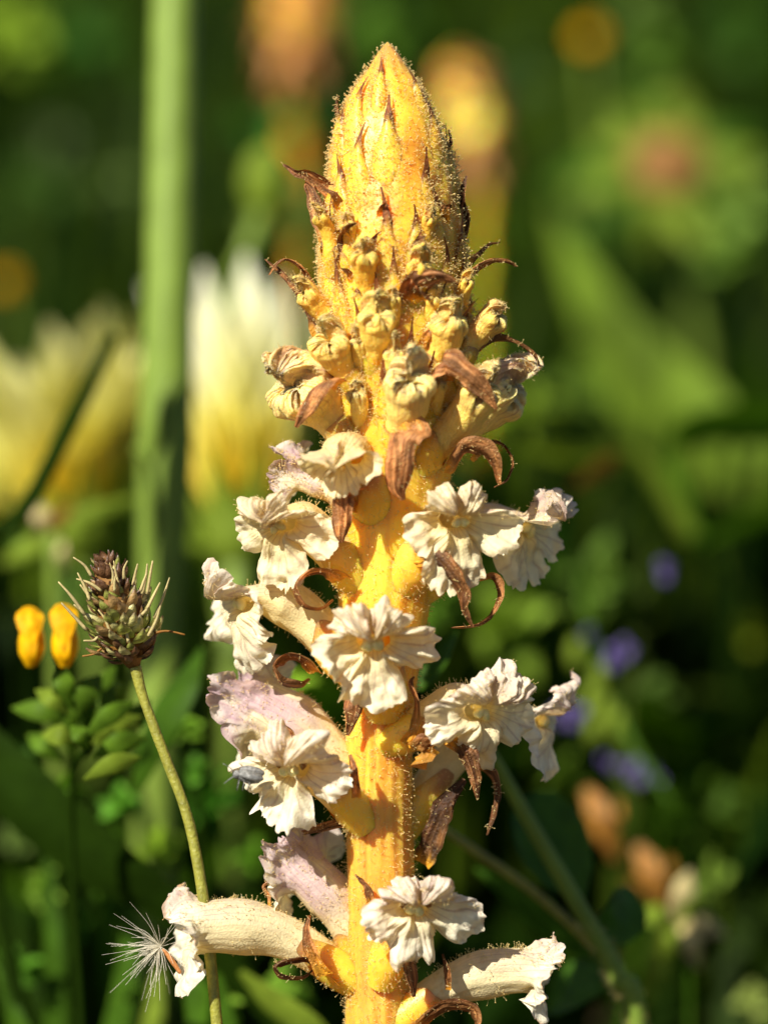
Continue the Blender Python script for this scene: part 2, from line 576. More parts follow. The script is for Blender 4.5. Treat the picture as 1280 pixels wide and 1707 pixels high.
# ---- appressed scales with brown points on the closed top of the spike
def scale_bract(x, y, ln, wd, brown, flare, side=0.0, back=None, rng=None, dark=1.0):
    """tip at picture (x, y); ln rows long; wd widest (rows)"""
    r_t = body_r(y) + .02
    s = np.clip((x - body_c(y)) / PX / r_t, -.99, .99)
    ang = math.asin(s) if back is None else back
    n, m = 44, 13
    ln = ln * 1.4
    brown = brown * hr.uniform(.75, 1.25)
    side = side + hr.normal(0, .07)
    v = np.linspace(0, 1, n)
    u = np.linspace(-1, 1, m)
    yy = y + ln * v
    bf = brown / ln
    w = np.where(v < bf, (.04 + .20 * (v / bf) ** 1.8) * wd, (.24 + .76 * smooth(bf, min(bf + .45, .98), v)) * wd) / PX
    off = .05 * np.exp(-((v - bf * 1.3) / .35) ** 2) + flare * np.clip(1 - v / (bf * 1.2), 0, 1) ** 1.6 + .01
    off = off * (1 - smooth(.7, 1, v)) - .05 * smooth(.75, 1, v)
    Vv = np.zeros((n, m, 3))
    for j in range(m):
        rad = np.maximum(body_r(yy), .12)
        a = ang + u[j] * w * .5 / rad + side * np.clip(1 - v / bf, 0, 1) ** 1.5
        o = off - .055 * np.abs(u[j]) ** 2.5 * smooth(bf * .6, bf * 1.6, v) + .03 * np.abs(u[j]) * (1 - smooth(0, bf, v)) * w / .2
        Vv[:, j] = BS(a, yy, o)
    nz = fbm(Vv * 7, 3) * .012
    Vv = Vv + norm(Vv - BS(0, yy, -body_r(yy))[:, None]) * nz[..., None]
    cv = smooth(bf * .75, bf * 1.5, v[:, None] + .10 * fbm(Vv * 5, 9) - .05 * np.abs(u)[None])[..., None]
    streak = (.65 + .5 * smooth(-.4, .5, vnoise(np.stack(np.broadcast_arrays(u[None] * 7 + x, v[:, None] * 3 + y, 0 * u[None]), -1), 2)))[..., None]
    ym = smooth(-.4, .6, fbm(Vv * 3.0, 27))[..., None]
    rs_ = smooth(.35, 1.0, np.abs(u))[None, :, None] * .35
    cy = (YEL * ym + ORG * (1 - ym)) * (1 - rs_) + np.array([.70, .27, .02]) * rs_
    c = BRN * streak * dark * (1 - cv) + cy * cv
    Fg = grid_faces(m, n)
    cut = int(np.searchsorted(v, bf * 1.02)) * m
    tipf = Fg[:, 0] < cut
    o = mk('bract', Vv.reshape(-1, 3)[cut:], Fg[~tipf] - cut, M['spike'], root, c.reshape(-1, 3)[cut:])
    mk('bract_tip', Vv[:cut // m + 1].reshape(-1, 3), Fg[tipf], M['bract'], o, c[:cut // m + 1].reshape(-1, 3))
    pw = np.repeat(smooth(bf * .8, bf * 1.5, v) * (1 - smooth(.7, .95, v)), m)
    rg = rng or hr
    p, nn = sample_surface(Vv.reshape(-1, 3), grid_faces(m, n), int(30 + ln * wd * .016), rg, pw + .02)
    hairs('gland_hair', p, outward(p, nn) + UV * .2, .06, rg, o)
    return o


SC = [  # x, y of the tip, length, width, brown part, flare
    (614, 132, 110, 50, 34, .02), (647, 166, 130, 66, 40, .05), (604, 212, 130, 60, 38, .02), (703, 162, 110, 52, 38, .02),
    (676, 118, 90, 44, 26, .01), (640, 98, 80, 34, 22, .0), (583, 176, 110, 50, 26, .02),
    (702, 254, 130, 66, 48, .10), (645, 322, 130, 70, 48, .10), (748, 228, 110, 60, 26, .05),
    (574, 262, 120, 58, 30, .03), (560, 330, 110, 56, 30, .04), (722, 320, 120, 60, 28, .03),
    (755, 316, 120, 56, 66, .14), (690, 392, 110, 60, 24, .03), (545, 400, 110, 56, 30, .04),
    (560, 348, 100, 60, 40, .12), (690, 350, 100, 60, 40, .10), (738, 402, 100, 60, 44, .14), (568, 425, 100, 60, 46, .14), (655, 420, 100, 60, 36, .12), (722, 468, 100, 56, 44, .16), (545, 476, 100, 60, 44, .18),
    (602, 505, 95, 56, 40, .16), (682, 535, 95, 56, 44, .16), (762, 500, 95, 60, 44, .18), (630, 462, 95, 56, 36, .12), (582, 555, 95, 60, 46, .20), (712, 590, 95, 60, 44, .18), (640, 590, 95, 60, 40, .16),
    (765, 410, 120, 60, 36, .05), (530, 470, 110, 60, 30, .04), (775, 500, 120, 60, 34, .04), (600, 470, 110, 60, 26, .03),
]
for a in SC:
    scale_bract(*a)
rb = np.random.default_rng(5)
for k in range(16):                                  # the far side of the spike
    scale_bract(650, 150 + k * 26, 125, 62, 42, .08, back=math.pi + 1.3 * math.sin(k * 2.4), rng=rb)


# ---- free bracts: brown dried ribbons, and one strip of painted shade
def pp(pts):
    return np.array([P(*q) for q in pts])


def surf_d(x, y, off=0.05):
    r = body_r(y) + off
    s = np.clip((x - body_c(y)) / PX, -r, r)
    return -math.sqrt(max(r * r - s * s, 0)) * .98


def bract(pts, widths, wdir=(1, 0, 0), cup=.18, wav=.10, seed=1, parent=root, name='bract', mat='bract', tone=1.0, yb=0.12, n=40, m=17, hairn=40, tcol=None):
    P3 = []
    for q in pts:
        if len(q) == 2:
            P3.append(P(q[0], q[1], surf_d(*q)))
        else:
            P3.append(P(*q))
    kk_ = np.linspace(0, 1, 22)
    widths = np.interp(kk_, np.linspace(0, 1, len(widths)), widths) * hr.uniform(1.0, 1.25) * (1 + .22 * vnoise(np.stack([kk_ * 9, kk_ * 0 + seed * 3.7, kk_ * 0], -1), seed))
    tone = tone * hr.uniform(.75, 1.3)
    wd = np.atleast_2d(np.asarray(wdir, float))
    wd = np.array([C3(w) for w in wd])
    V, F, u, v = ribbon(P3, np.asarray(widths) / PX, wd, n=n, m=m, cup=cup, wav=wav, seed=seed)
    uu = np.tile(u, n)
    vv = np.repeat(v, m)
    st = smooth(-.5, .5, vnoise(np.stack([uu * 9.5 + seed * 3.1, vv * 2.5, 0 * uu], -1), seed))[:, None]
    st2 = smooth(-.3, .6, fbm(np.stack([uu * 2 + seed, vv * 5, 0 * uu + 5], -1), seed + 3))[:, None]
    c = (BRN * (1 - st) + BRN2 * 1.15 * st) * (.55 + .8 * st2) * tone
    k = (1 - smooth(0, max(yb, 1e-3) * 2, vv + .08 * st[:, 0]))[:, None]
    c = c * (1 - k) + (ORG * .9) * k
    V = V + norm(np.cross(C3((0, 0, 1)), wd[0]))[None] * ((st[:, 0] - .5) * .022 + .02 * fbm(V * 6, seed))[:, None]
    o = mk(name, V, F, M[mat], parent, c)
    if hairn:
        p, nn = sample_surface(V, F, hairn, hr)
        sgn = np.where(hr.random(len(p)) < .5, 1, -1)[:, None]
        hairs('gland_hair', p, nn * sgn, .04, hr, o, rb=.006)
    return o


bract([(570, 350, -.2), (552, 318, -.25), (517, 292, -.3), (496, 288, -.3), (472, 274, -.25)], [24, 26, 20, 12, 3], (0, -.6, 1), seed=2)
bract([(545, 400, -.3), (530, 350, -.3), (516, 310, -.25), (512, 292, -.2)], [26, 24, 14, 3], (1, -.5, 0), seed=3)
bract([(578, 455), (578, 430), (574, 400), (576, 380, -1.0), (594, 371, -1.08)], [26, 28, 24, 14, 3], (1, 0, .1), seed=4, tone=.7)
bract([(770, 420, -.1), (776, 370, -.05), (768, 335, -.1), (772, 310, -.1), (776, 293, -.1)], [24, 24, 16, 9, 2], [(.4, -1, 0), (.9, -.4, 0), (.5, -1, 0)], seed=5, tone=.5)
bract([(748, 250, -.15), (752, 236, -.1), (749, 216, -.1)], [14, 8, 2], (.5, -1, 0), seed=6, tone=.5, n=16)
bract([(568, 195, -.2), (562, 180, -.2), (565, 160, -.2)], [14, 9, 2], (.5, -1, 0), seed=7, tone=.6, n=16)
bract([(690, 500), (690, 484, -1.0), (704, 471, -1.08), (735, 463, -1.15), (762, 474, -1.1)], [40, 42, 36, 22, 4], [(1, 0, 0), (.6, -.5, .5), (.1, -.8, .6)], seed=8)
bract([(785, 440, -.2), (800, 424, -.15), (815, 409, -.1), (834, 404, -.1)], [18, 14, 9, 2], (.2, -.8, .8), seed=9, tone=.5, n=20)
bract([(770, 480, -.3), (790, 455, -.3), (818, 437, -.35), (845, 437, -.35), (860, 445, -.3)], [24, 20, 12, 9, 3], (0, -.8, .6), seed=10)
bract([(540, 560, -.3), (522, 520, -.3), (500, 488, -.35), (470, 455, -.35), (442, 432, -.3)], [26, 22, 12, 8, 2], (.7, -.5, .5), seed=11)
bract([(545, 520, -.2), (520, 470, -.3), (500, 443, -.4), (478, 431, -.4), (460, 440, -.4), (448, 458, -.4)], [22, 20, 11, 9, 7, 2], (.2, -1, .3), seed=12)
bract([(775, 620, -.2), (800, 582, -.2), (830, 566, -.2), (862, 572, -.25), (888, 590, -.25), (898, 608, -.2)], [26, 26, 16, 11, 8, 2], (.1, -.8, .6), seed=13, tone=.6)
bract([(735, 640), (728, 612, -1.05), (745, 602, -1.2), (778, 625, -1.25), (805, 652, -1.2), (828, 682, -1.1)], [30, 38, 42, 36, 24, 4], [(.6, -.3, .7), (.6, -.3, .8), (.7, -.3, .6)], seed=14)
bract([(570, 640, -.9), (552, 632, -1.1), (530, 648, -1.15), (510, 680, -1.1), (492, 712, -1.0)], [26, 32, 32, 24, 5], [(.6, -.5, .3), (.8, -.4, .3)], seed=15)
bract([(680, 700, -1.1), (690, 716, -1.15), (672, 730, -1.28), (666, 770, -1.25), (663, 812, -1.15), (672, 834, -1.05)], [38, 44, 44, 40, 26, 5], (1, -.1, .05), seed=16, cup=.1)
bract([(610, 830, -.6), (585, 822, -.85), (572, 828, -1.0), (569, 862, -1.0), (567, 890, -.95), (570, 905, -.9)], [40, 36, 30, 30, 22, 4], [(.3, -.3, 1), (1, -.2, 0), (1, -.1, 0)], seed=17)
bract([(750, 790, -.6), (775, 752, -.7), (805, 750, -.75), (825, 775, -.7), (832, 806, -.6)], [30, 36, 30, 22, 6], (.2, -.7, .7), seed=18)
bract([(790, 770, -.4), (815, 740, -.4), (840, 745, -.4), (853, 770, -.4), (846, 798, -.4), (825, 812, -.4)], [18, 18, 14, 14, 11, 4], (.0, -1, .3), seed=19, tone=.7)
bract([(570, 965, -.6), (548, 952, -.75), (515, 952, -.8), (492, 978, -.8), (505, 1008, -.8), (535, 1016, -.78), (556, 1000, -.72)], [30, 26, 22, 20, 18, 14, 6], [(.2, -.9, .5)], seed=20, cup=.1)
bract([(690, 930, -.75), (722, 928, -.95), (748, 955, -1.0), (768, 985, -.95), (772, 1015, -.9), (786, 1046, -.85)], [34, 38, 34, 24, 14, 4], (.6, -.6, .6), seed=21, tone=.75)
bract([(790, 970, -.5), (822, 965, -.5), (832, 990, -.5), (820, 1020, -.5), (795, 1040, -.5), (752, 1046, -.5)], [18, 24, 22, 20, 16, 4], (.2, -.9, .3), seed=22, tone=.7)
bract([(530, 1120, -.4), (510, 1098, -.5), (478, 1092, -.5), (457, 1110, -.5), (468, 1138, -.5), (500, 1144, -.5), (516, 1132, -.5)], [32, 30, 26, 26, 26, 22, 10], (.1, -.9, .5), seed=23, tone=.6)
bract([(600, 1150, -.5), (590, 1165, -.6), (586, 1195, -.62), (579, 1226, -.55)], [22, 24, 20, 5], (1, -.2, .1), seed=24)
bract([(750, 1225, -.6), (775, 1250, -.7), (788, 1285, -.7), (792, 1308, -.68), (796, 1334, -.65)], [36, 38, 28, 14, 3], (.9, -.4, .3), seed=25, tone=.6)
bract([(790, 1275, -.1), (818, 1290, -.1), (828, 1320, -.1), (822, 1355, -.1), (812, 1392, -.1)], [18, 18, 12, 9, 3], (.9, -.4, 0), seed=26, tone=.6)
bract([(610, 1355, -.3), (575, 1366, -.35), (535, 1378, -.35), (505, 1388, -.3)], [26, 24, 18, 8], (0, -.6, 1), seed=27, tone=.55)
bract([(672, 1545, -.6), (676, 1580, -.75), (684, 1620, -.75), (690, 1662, -.65)], [30, 28, 22, 5], (1, -.1, 0), seed=28, tone=.65)
bract([(560, 1640, -.3), (520, 1600, -.45), (488, 1598, -.5), (458, 1610, -.5), (468, 1630, -.5), (505, 1632, -.48), (522, 1618, -.45)], [26, 22, 20, 18, 18, 14, 6], (.1, -.9, .5), seed=29, tone=.55)
bract([(690, 1720, -.4), (735, 1685, -.55), (775, 1682, -.55), (792, 1700, -.5), (788, 1740, -.4)], [28, 28, 24, 24, 14], (0, -.8, .6), seed=30, tone=.7)
bract([(705, 1440, .1), (722, 1400, .0), (742, 1350, -.1), (775, 1300, -.15)], [26, 40, 34, 10], (.8, -.5, .3), seed=31, tone=.35)  # dark strip standing in for the shadowed brown underside of the tube
bract([(452, 1510, -.2), (448, 1492, -.2), (440, 1478, -.2), (452, 1466, -.2)], [10, 9, 8, 3], (.5, -.8, 0), seed=32, tone=1.2, n=16)


# ---- flowers
LOBE = [(-34, 42), (34, 42), (-107, 41), (107, 41), (180, 41)]


def corolla(A, Mo, F, U, d0, r0, r1, sc=1.0, seed=0, lip=(-42, 150, 1.25), lo=(38, 112, .62), L=(.98, .60, .74), ruf=.13,
            lilac=.2, yellow=.3, brown=.2, nphi=300, base_yel=.28, fold=.11, closed=False, flat=.72, pinch=.42):
    ns, nt2 = 26, 24
    sc_ = sc
    ln = np.linalg.norm(Mo - A)
    c = bezier(A, A + d0 * ln * .45, Mo - F * ln * .4, Mo, ns)
    T = tangents(c)
    up_v = norm(U - (U * T).sum(1, keepdims=True) * T)
    sd = np.cross(T, up_v)
    phi = np.linspace(-math.pi, math.pi, nphi, endpoint=False)
    deg = np.degrees(phi)
    cp, sp = np.cos(phi), np.sin(phi)
    s = np.linspace(0, 1, ns)
    r = (r0 + (r1 - r0) * smooth(0, 1, s) ** .8)
    r = r * (1 - .10 * np.exp(-((s - .5) / .2) ** 2))
    er = cp[None, :, None] * up_v[:, None] + sp[None, :, None] * sd[:, None]
    q = np.stack([cp[None] * 1.6 + 0 * s[:, None], sp[None] * 1.6 + 0 * s[:, None], s[:, None] * 3 + 0 * cp[None] + seed * 11.7], -1)
    tn = 1 + .10 * fbm(q, seed) * smooth(0, .5, s)[:, None]
    # the tube swells below the mouth, then narrows to a flattened mouth
    fl_ = 1 - (1 - flat) * smooth(.55, 1, s)[:, None] * (cp ** 2)[None]
    if not closed:
        fl_ = fl_ * (1 - pinch * smooth(.72, 1, s))[:, None]
    Vt = c[:, None] + er * (r[:, None] * tn * fl_)[..., None]
    # limb
    ue = np.clip((np.cos(phi) - np.cos(np.radians(95))) / (np.cos(np.radians(58)) - np.cos(np.radians(95))), 0, 1)
    ue = ue * ue * (3 - 2 * ue)
    Lp = np.full(nphi, .13)
    lx = np.zeros(nphi)
    lobe_a = np.zeros(nphi)
    rs = np.random.default_rng(seed + 100)
    for k, (c0, hw) in enumerate(LOBE):
        LL = (L[0] if k < 2 else L[1] if k < 4 else L[2]) * (.82 + .36 * rs.random())
        c0 = c0 + rs.normal(0, 4)
        x = (deg - c0 + 180) % 360 - 180
        x = x / hw
        shp = np.where(np.abs(x) < 1, np.clip(1 - np.abs(x) ** 4, 0, 1) ** .5, 0)
        Lk = .13 + (LL - .13) * shp
        la = rs.normal(0, 26)
        m_ = Lk > Lp
        Lp = np.where(m_, Lk, Lp)
        lx = np.where(m_, x, lx)
        lobe_a = lobe_a + la * shp
    edge = vnoise(np.stack([cp * 8, sp * 8, 0 * cp + seed * 3.3], -1), seed) * .10 + vnoise(np.stack([cp * 22, sp * 22, 0 * cp + seed * 5.3], -1), seed + 2) * .07
    Lp = Lp * (1 + edge) * sc_
    t = np.linspace(0, 1, nt2)
    tt = t[:, None]
    erm = er[-1]
    ring = Vt[-1]
    if closed:
        # lobes folded shut: the hood leans over the lower ones
        rad0 = np.linalg.norm(ring - Mo, axis=1)
        ru = 1 + .35 * np.sin(np.pi * tt) - (1.12 + .10 * lx[None] ** 2) * tt ** 1.7
        rl = 1 + .32 * np.sin(np.pi * np.clip(tt * 1.25, 0, 1)) - .95 * tt ** 1.5
        hu = 1.35 * np.sin(tt * 1.75)
        hl = .85 * np.sin(tt * 2.5)
        rr_ = (ru * ue + rl * (1 - ue)) * rad0[None]
        hh = (hu * ue + hl * (1 - ue)) * Lp[None]
        Vl = Mo + erm[None] * rr_[..., None] + F * hh[..., None]
        gu = np.gradient(Vl, axis=0)
        gv = (np.roll(Vl, -1, 1) - np.roll(Vl, 1, 1))
        nrm = norm(np.cross(gv, gu))
        nrm = nrm * np.sign((nrm * (Vl - Mo)).sum(-1, keepdims=True))
        dsp = ruf * sc_ * smooth(0, .3, tt) * (.6 * fbm(Vl * 5.5 + seed, seed + 8) - .4 * np.abs(vnoise(Vl * 6 + seed * 2, seed + 9)))
        for c0 in (-74, 74, -145, 145):
            x = ((deg - c0 + 180) % 360 - 180) / 9
            dsp = dsp - .05 * sc_ * np.exp(-x ** 2)[None] * np.sin(np.pi * tt)
        for c0 in (-108, 108, 180):
            x = ((deg - c0 + 180) % 360 - 180) / 20
            dsp = dsp + .026 * sc_ * np.exp(-x ** 2)[None] * np.sin(np.pi * tt)
        Vl = Vl + nrm * dsp[..., None]
    else:
        wob = fbm(np.stack([cp * 1.7, sp * 1.7, 0 * cp + seed * 1.9], -1), seed + 4) * 34
        lip = (lip[0] + rs.normal(0, 8), lip[1] + rs.normal(0, 12), lip[2])
        a_u = lip[0] + (lip[1] - lip[0]) * tt ** lip[2]
        a_l = lo[0] + (lo[1] - lo[0]) * tt ** lo[2]
        al = np.radians(a_u * ue + a_l * (1 - ue) + (wob + lobe_a)[None] * smooth(.15, .8, tt))
        step = (np.cos(al)[..., None] * F + np.sin(al)[..., None] * erm[None]) * (Lp / (nt2 - 1))[None, :, None]
        Vl = ring[None] + np.cumsum(step, 0)
        nrm = np.sin(al)[..., None] * F - np.cos(al)[..., None] * erm[None]
        # frills, palate folds, lobes curling back along their sides
        dsp = ruf * sc_ * (smooth(.1, .9, tt) * 1.3 * fbm(Vl * 3.2 + seed * 3, seed + 8) + .9 * smooth(.3, 1, tt) * vnoise(Vl * 7.5 + seed, seed + 9))
        dsp = dsp + .035 * sc_ * np.cos(lx * 4.0 + 2 * np.sin(seed * 1.7 + 3 * np.sign(phi)))[None] * smooth(.25, 1, tt)
        q2 = np.stack(np.broadcast_arrays(cp[None] * 7.5, sp[None] * 7.5, tt * 2.2 + seed * 2.7), -1)
        dsp = dsp + ruf * .18 * sc_ * tt ** 1.8 * vnoise(q2, seed + 5)
        dsp = dsp - .13 * sc_ * (np.abs(lx) ** 2.5)[None] * tt * (1 - .5 * ue)[None]
        for c0 in (-146, 146):
            x = ((deg - c0 + 180) % 360 - 180) / 21
            dsp = dsp + fold * 1.7 * sc_ * np.exp(-x ** 2)[None] * np.exp(-((tt - .26) / .17) ** 2)
        x = deg / 20
        dsp = dsp - fold * 1.3 * sc_ * np.exp(-x ** 2)[None] * np.exp(-((tt - .45) / .3) ** 2)
        dsp = dsp + .016 * sc_ * vnoise(Vl * 17, seed + 6)
        Vl = Vl + nrm * dsp[..., None]
    Vg = np.concatenate([Vt, Vl[1:]], 0)
    nv = Vg.shape[0]
    # pigment, with crease shade painted in on the buds
    vpos = np.concatenate([s, 1 + t[1:]])[:, None] + 0 * phi[None]
    qn = np.stack(np.broadcast_arrays(cp[None] * 2, sp[None] * 2, vpos * 2.0 + seed), -1)
    n1 = fbm(qn, seed + 12)
    cream = np.array([.89, .78, .46])
    white = np.array([.90, .85, .68])
    yl = np.array([.87, .69, .22])
    k = smooth(base_yel * .35, base_yel * 1.5, vpos + .12 * n1)[..., None]
    c_ = YEL * (1 - k) + (cream * (1 - yellow) + yl * yellow) * k
    k = (smooth(.8, 1.9, vpos) * (1 - .75 * yellow))[..., None]
    c_ = c_ * (1 - k) + white * k
    # veins fan out along the tube and the lobes
    dense = (phi * 13)[None] + .7 * vnoise(np.stack(np.broadcast_arrays(cp[None] * 3, sp[None] * 3, vpos * 3 + seed), -1), seed + 20) + 0 * vpos
    dense = dense + .5 * np.sin(vpos * 6) * np.sin(dense * .5)
    vein = np.exp(-((np.abs(np.sin(dense)) - 0) / .27) ** 2)
    vstr = smooth(.35, 1.2, vpos) * (1 - .4 * smooth(1.7, 2, vpos)) * (.5 + .5 * smooth(-.4, .5, n1)) * (.8 + .2 * np.clip(ue + .6 * np.cos(phi) + .3, 0, 1)[None])
    vein = (vein * vstr * (.62 + .35 * lilac))[..., None]
    c_ = c_ * (1 - vein) + np.array([.34, .15, .12]) * vein
    ul = np.clip(ue + .7 * np.clip(np.cos(phi) + .5, 0, 1), 0, 1)
    li = (lilac * ul[None] * smooth(.30, .9, vpos) * smooth(-.45, .4, n1 + .3 * np.cos(phi)[None]))[..., None]
    c_ = c_ * (1 - .8 * li) + np.array([.52, .33, .40]) * .8 * li
    spot = (np.exp(-(deg / 22) ** 2)[None] * np.exp(-((vpos - 1.55) / .3) ** 2) * (.35 + .4 * lilac))[..., None]
    c_ = c_ * (1 - spot) + np.array([.42, .27, .20]) * spot
    if closed:
        g_ = smooth(450, 680, 853.5 - (Mo @ UV) * PX)
        c_ = c_ * (np.array([1, .74, .26]) * (1 - g_) + np.array([1, .86, .50]) * g_)
        cr = np.zeros_like(vpos)  # shade of the creases painted into the colour, with brown blotches
        for c0 in (-74, 74, -145, 145):
            cr = cr + np.exp(-(((deg - c0 + 180) % 360 - 180) / 11) ** 2)[None] * smooth(.95, 1.2, vpos)
        cr = (np.clip(cr + .8 * smooth(.1, .5, n1) * smooth(.7, 1.3, vpos), 0, 1) * .28)[..., None]
        c_ = c_ * (1 - cr) + np.array([.42, .22, .08]) * cr
    eb = (smooth(1.90, 2.0, vpos + .06 * n1) * brown * smooth(-.2, .5, fbm(qn * 2.2, seed + 30)))[..., None]
    c_ = c_ * (1 - eb) + np.array([.50, .25, .09]) * eb
    return Vg, c_, ue, vpos, nphi, nv


FR = np.random.default_rng(77)


def ico_blob(ctr, ax, rad, n=10, m=14):
    """lobed ellipsoid; ax rows = axes, rad = 3 radii"""
    th = np.linspace(0.02, math.pi - .02, n)
    ph = np.linspace(0, 2 * np.pi, m, endpoint=False)
    TH, PH = np.meshgrid(th, ph, indexing='ij')
    v = np.stack([np.sin(TH) * np.cos(PH) * rad[0], np.sin(TH) * np.sin(PH) * rad[1], np.cos(TH) * rad[2]], -1)
    v = v.reshape(-1, 3) @ np.asarray(ax)
    return v + ctr, grid_faces(m, n, True)


def join(parts):
    Vs, Fs, o = [], [], 0
    for V, F in parts:
        Vs.append(V)
        Fs.append(F + o)
        o += len(V)
    return np.vstack(Vs), np.vstack(Fs)


def flower(att, mou, F, up=(0, 0, 1), d0=None, r0=.2, r1=.3, sc=1.0, seed=1, name='flower', stig=True, teeth=True, label=None, hairn=420, calyx=True, anth=False, **kw):
    A, Mo = P(*att), P(*mou)
    Fv, Uv = C3(F), C3(up)
    d0v = C3(d0) if d0 is not None else norm(norm(Mo - A) + UV * .35)
    V, c, ue, vpos, nphi, nv = corolla(A, Mo, Fv, Uv, d0v, r0, r1 * sc, sc=sc, seed=seed, **kw)
    fl = mk(name, V.reshape(-1, 3), grid_faces(nphi, nv, True), M['bud' if kw.get('closed') else 'petal'], root, c.reshape(-1, 3))
    if label:
        fl['label'] = label
    if hairn:
        w = (ue[None] * smooth(.15, .5, vpos) * (vpos < 1.97) + .25 * (vpos < .9)).ravel()
        # hairs stand on the outer face
        p, nn = sample_surface(V.reshape(-1, 3), grid_faces(nphi, nv, True), hairn, FR, w)
        Tm = norm(Mo - A)
        ctr = A + ((p - A) @ Tm)[:, None] * Tm
        sgn = np.sign(((p - ctr) * nn).sum(1))[:, None]
        sgn[sgn == 0] = 1
        hairs('gland_hair', p, nn * sgn, .05, FR, fl, r=.003, rb=.0065)
    Uo = norm(Uv - (Uv @ Fv) * Fv)
    So = np.cross(Fv, Uo)
    if stig:
        k = sc * FR.uniform(.82, 1.05)
        ro = FR.normal(0, .3)
        S2 = So * math.cos(ro) + Uo * math.sin(ro)
        U2 = Uo * math.cos(ro) - So * math.sin(ro)
        bc = Mo + Fv * (.15 * k) - Uo * (.05 * k) + So * FR.normal(0, .025)
        Vq, Fq = ico_blob(np.zeros(3), np.eye(3), (1, 1, 1), 20, 28)
        gx_ = Vq[:, 0]
        f_ = 1 - .42 * np.exp(-(gx_ / .22) ** 2) + .16 * fbm(Vq * 1.6 + seed, seed)
        Vq = Vq * f_[:, None] * np.array([.135, .088, .085]) * k
        Vq = Vq - np.array([0, 1, 0]) * (np.abs(Vq[:, :1]) * FR.uniform(.1, .5))
        st_, fs_ = ico_blob(np.array([0, .03, -.14]) * k, np.eye(3), (.05 * k, .05 * k, .16 * k))
        Vq, Fq = join([(Vq, Fq), (st_, fs_)])
        Vq = bc + Vq[:, :1] * S2 + Vq[:, 1:2] * U2 + Vq[:, 2:] * Fv
        mk('stigma', Vq, Fq, M['stigma'], fl)
    if anth:
        for s_ in (-1, 1):
            Vq, Fq = ico_blob(Mo + Fv * .10 + So * (.15 * s_ * sc) + Uo * .05 * sc, np.array([So, Uo, Fv]), (.05, .08, .06), 8, 10)
            Vq = Vq + (fbm(Vq * 14, seed) * .03)[:, None]
            mk('anther', Vq, Fq, M['anther'], fl)
    if calyx:
        # fleshy calyx round the base, split into two pointed halves
        ln = np.linalg.norm(Mo - A)
        n, m = 22, 40
        c0 = bezier(A, A + d0v * ln * .45, Mo - Fv * ln * .4, Mo, 26)
        e0 = A - d0v * .15
        cc = spline(np.vstack([e0, c0[2], c0[6], c0[10]]), n)
        T = tangents(cc)
        upv = norm(Uv - (Uv * T).sum(1, keepdims=True) * T)
        sd = np.cross(T, upv)
        ph = np.linspace(0, 2 * np.pi, m, endpoint=False)
        v = np.linspace(0, 1, n)
        reach = .42 + .58 * np.abs(np.sin(ph)) ** 1.5 * (1 + .2 * np.sin(ph * 3 + seed))
        # walk each meridian only as far as its tooth reaches
        Vc = np.zeros((n, m, 3))
        rad = np.interp(v, [0, .35, 1], [r0 * .85, r0 * 1.16, r0 + (r1 * sc - r0) * .30 + .025])
        for j in range(m):
            vj = v * np.clip(reach[j], 0, 1)
            cj = np.stack([np.interp(vj, v, cc[:, k]) for k in range(3)], 1)
            aj = np.stack([np.interp(vj, v, upv[:, k]) for k in range(3)], 1)
            bj = np.stack([np.interp(vj, v, sd[:, k]) for k in range(3)], 1)
            Vc[:, j] = cj + (aj * math.cos(ph[j]) + bj * math.sin(ph[j])) * np.interp(vj, v, rad)[:, None]
        kk = smooth(.55, 1.0, (v[:, None] * reach[None]) + .12 * fbm(Vc * 4, seed))[..., None]
        cl = (YEL * .6 + ORG * .4) * (1 - kk) + BRN2 * kk
        ca = mk('calyx', Vc.reshape(-1, 3), grid_faces(m, n, True), M['spike'], fl, cl.reshape(-1, 3))
        p, nn = sample_surface(Vc.reshape(-1, 3), grid_faces(m, n, True), 240, FR)
        ctr = np.array([cc[np.argmin(((cc - q_) ** 2).sum(1))] for q_ in p])
        sgn = np.sign(((p - ctr) * nn).sum(1))[:, None]
        hairs('gland_hair', p, nn * sgn, .05, FR, fl, r=.003, rb=.007)
    return fl


flower((600, 965, -.25), (471, 868, -.55), (-.42, -.88, -.12), seed=1, r0=.25, sc=.92, lilac=.25, yellow=0.62, r1=.34)
flower((675, 965, -.35), (757, 862, -.80), (.22, -.94, -.16), seed=2, r0=.25, sc=.92, lilac=.2, yellow=0.62, r1=.34)
flower((690, 985, .05), (862, 870, .10), (.72, -.62, -.2), seed=3, r0=.25, sc=.92, lilac=.45, yellow=0.4, r1=.33)
flower((595, 1120, -.1), (415, 997, -.20), (-.85, -.48, -.08), seed=4, r0=.25, sc=.95, lilac=.35, yellow=0.35, r1=.36)
flower((640, 1175, -.40), (622, 1062, -1.00), (.0, -.97, -.16), seed=5, r0=.25, sc=1.05, lilac=.2, yellow=0.48, r1=.33)
flower((605, 1325, .15), (450, 1186, .25), (-.80, .25, .40), up=(.25, -.9, .5), seed=6, sc=1.0, lilac=1.0, yellow=.1, r1=.42, stig=False, label='flower with lilac veined back turned to the camera',
       lip=(-5, 50, 1.6), pinch=.12, L=(.6, .52, .64), flat=.9)
flower((600, 1365, -.30), (490, 1275, -.70), (-.30, -.93, -.10), seed=7, sc=1.0, lilac=.25, yellow=0.25, r1=.34, anth=True)
flower((655, 1235, -.30), (797, 1178, -.60), (.55, -.82, -.12), seed=8, sc=1.0, lilac=.3, yellow=0.3, r1=.36, d0=(.9, -.3, .5))
flower((650, 1405, .25), (888, 1195, .50), (.85, -.25, .05), seed=9, sc=.85, lilac=.5, yellow=.1, r1=.34)
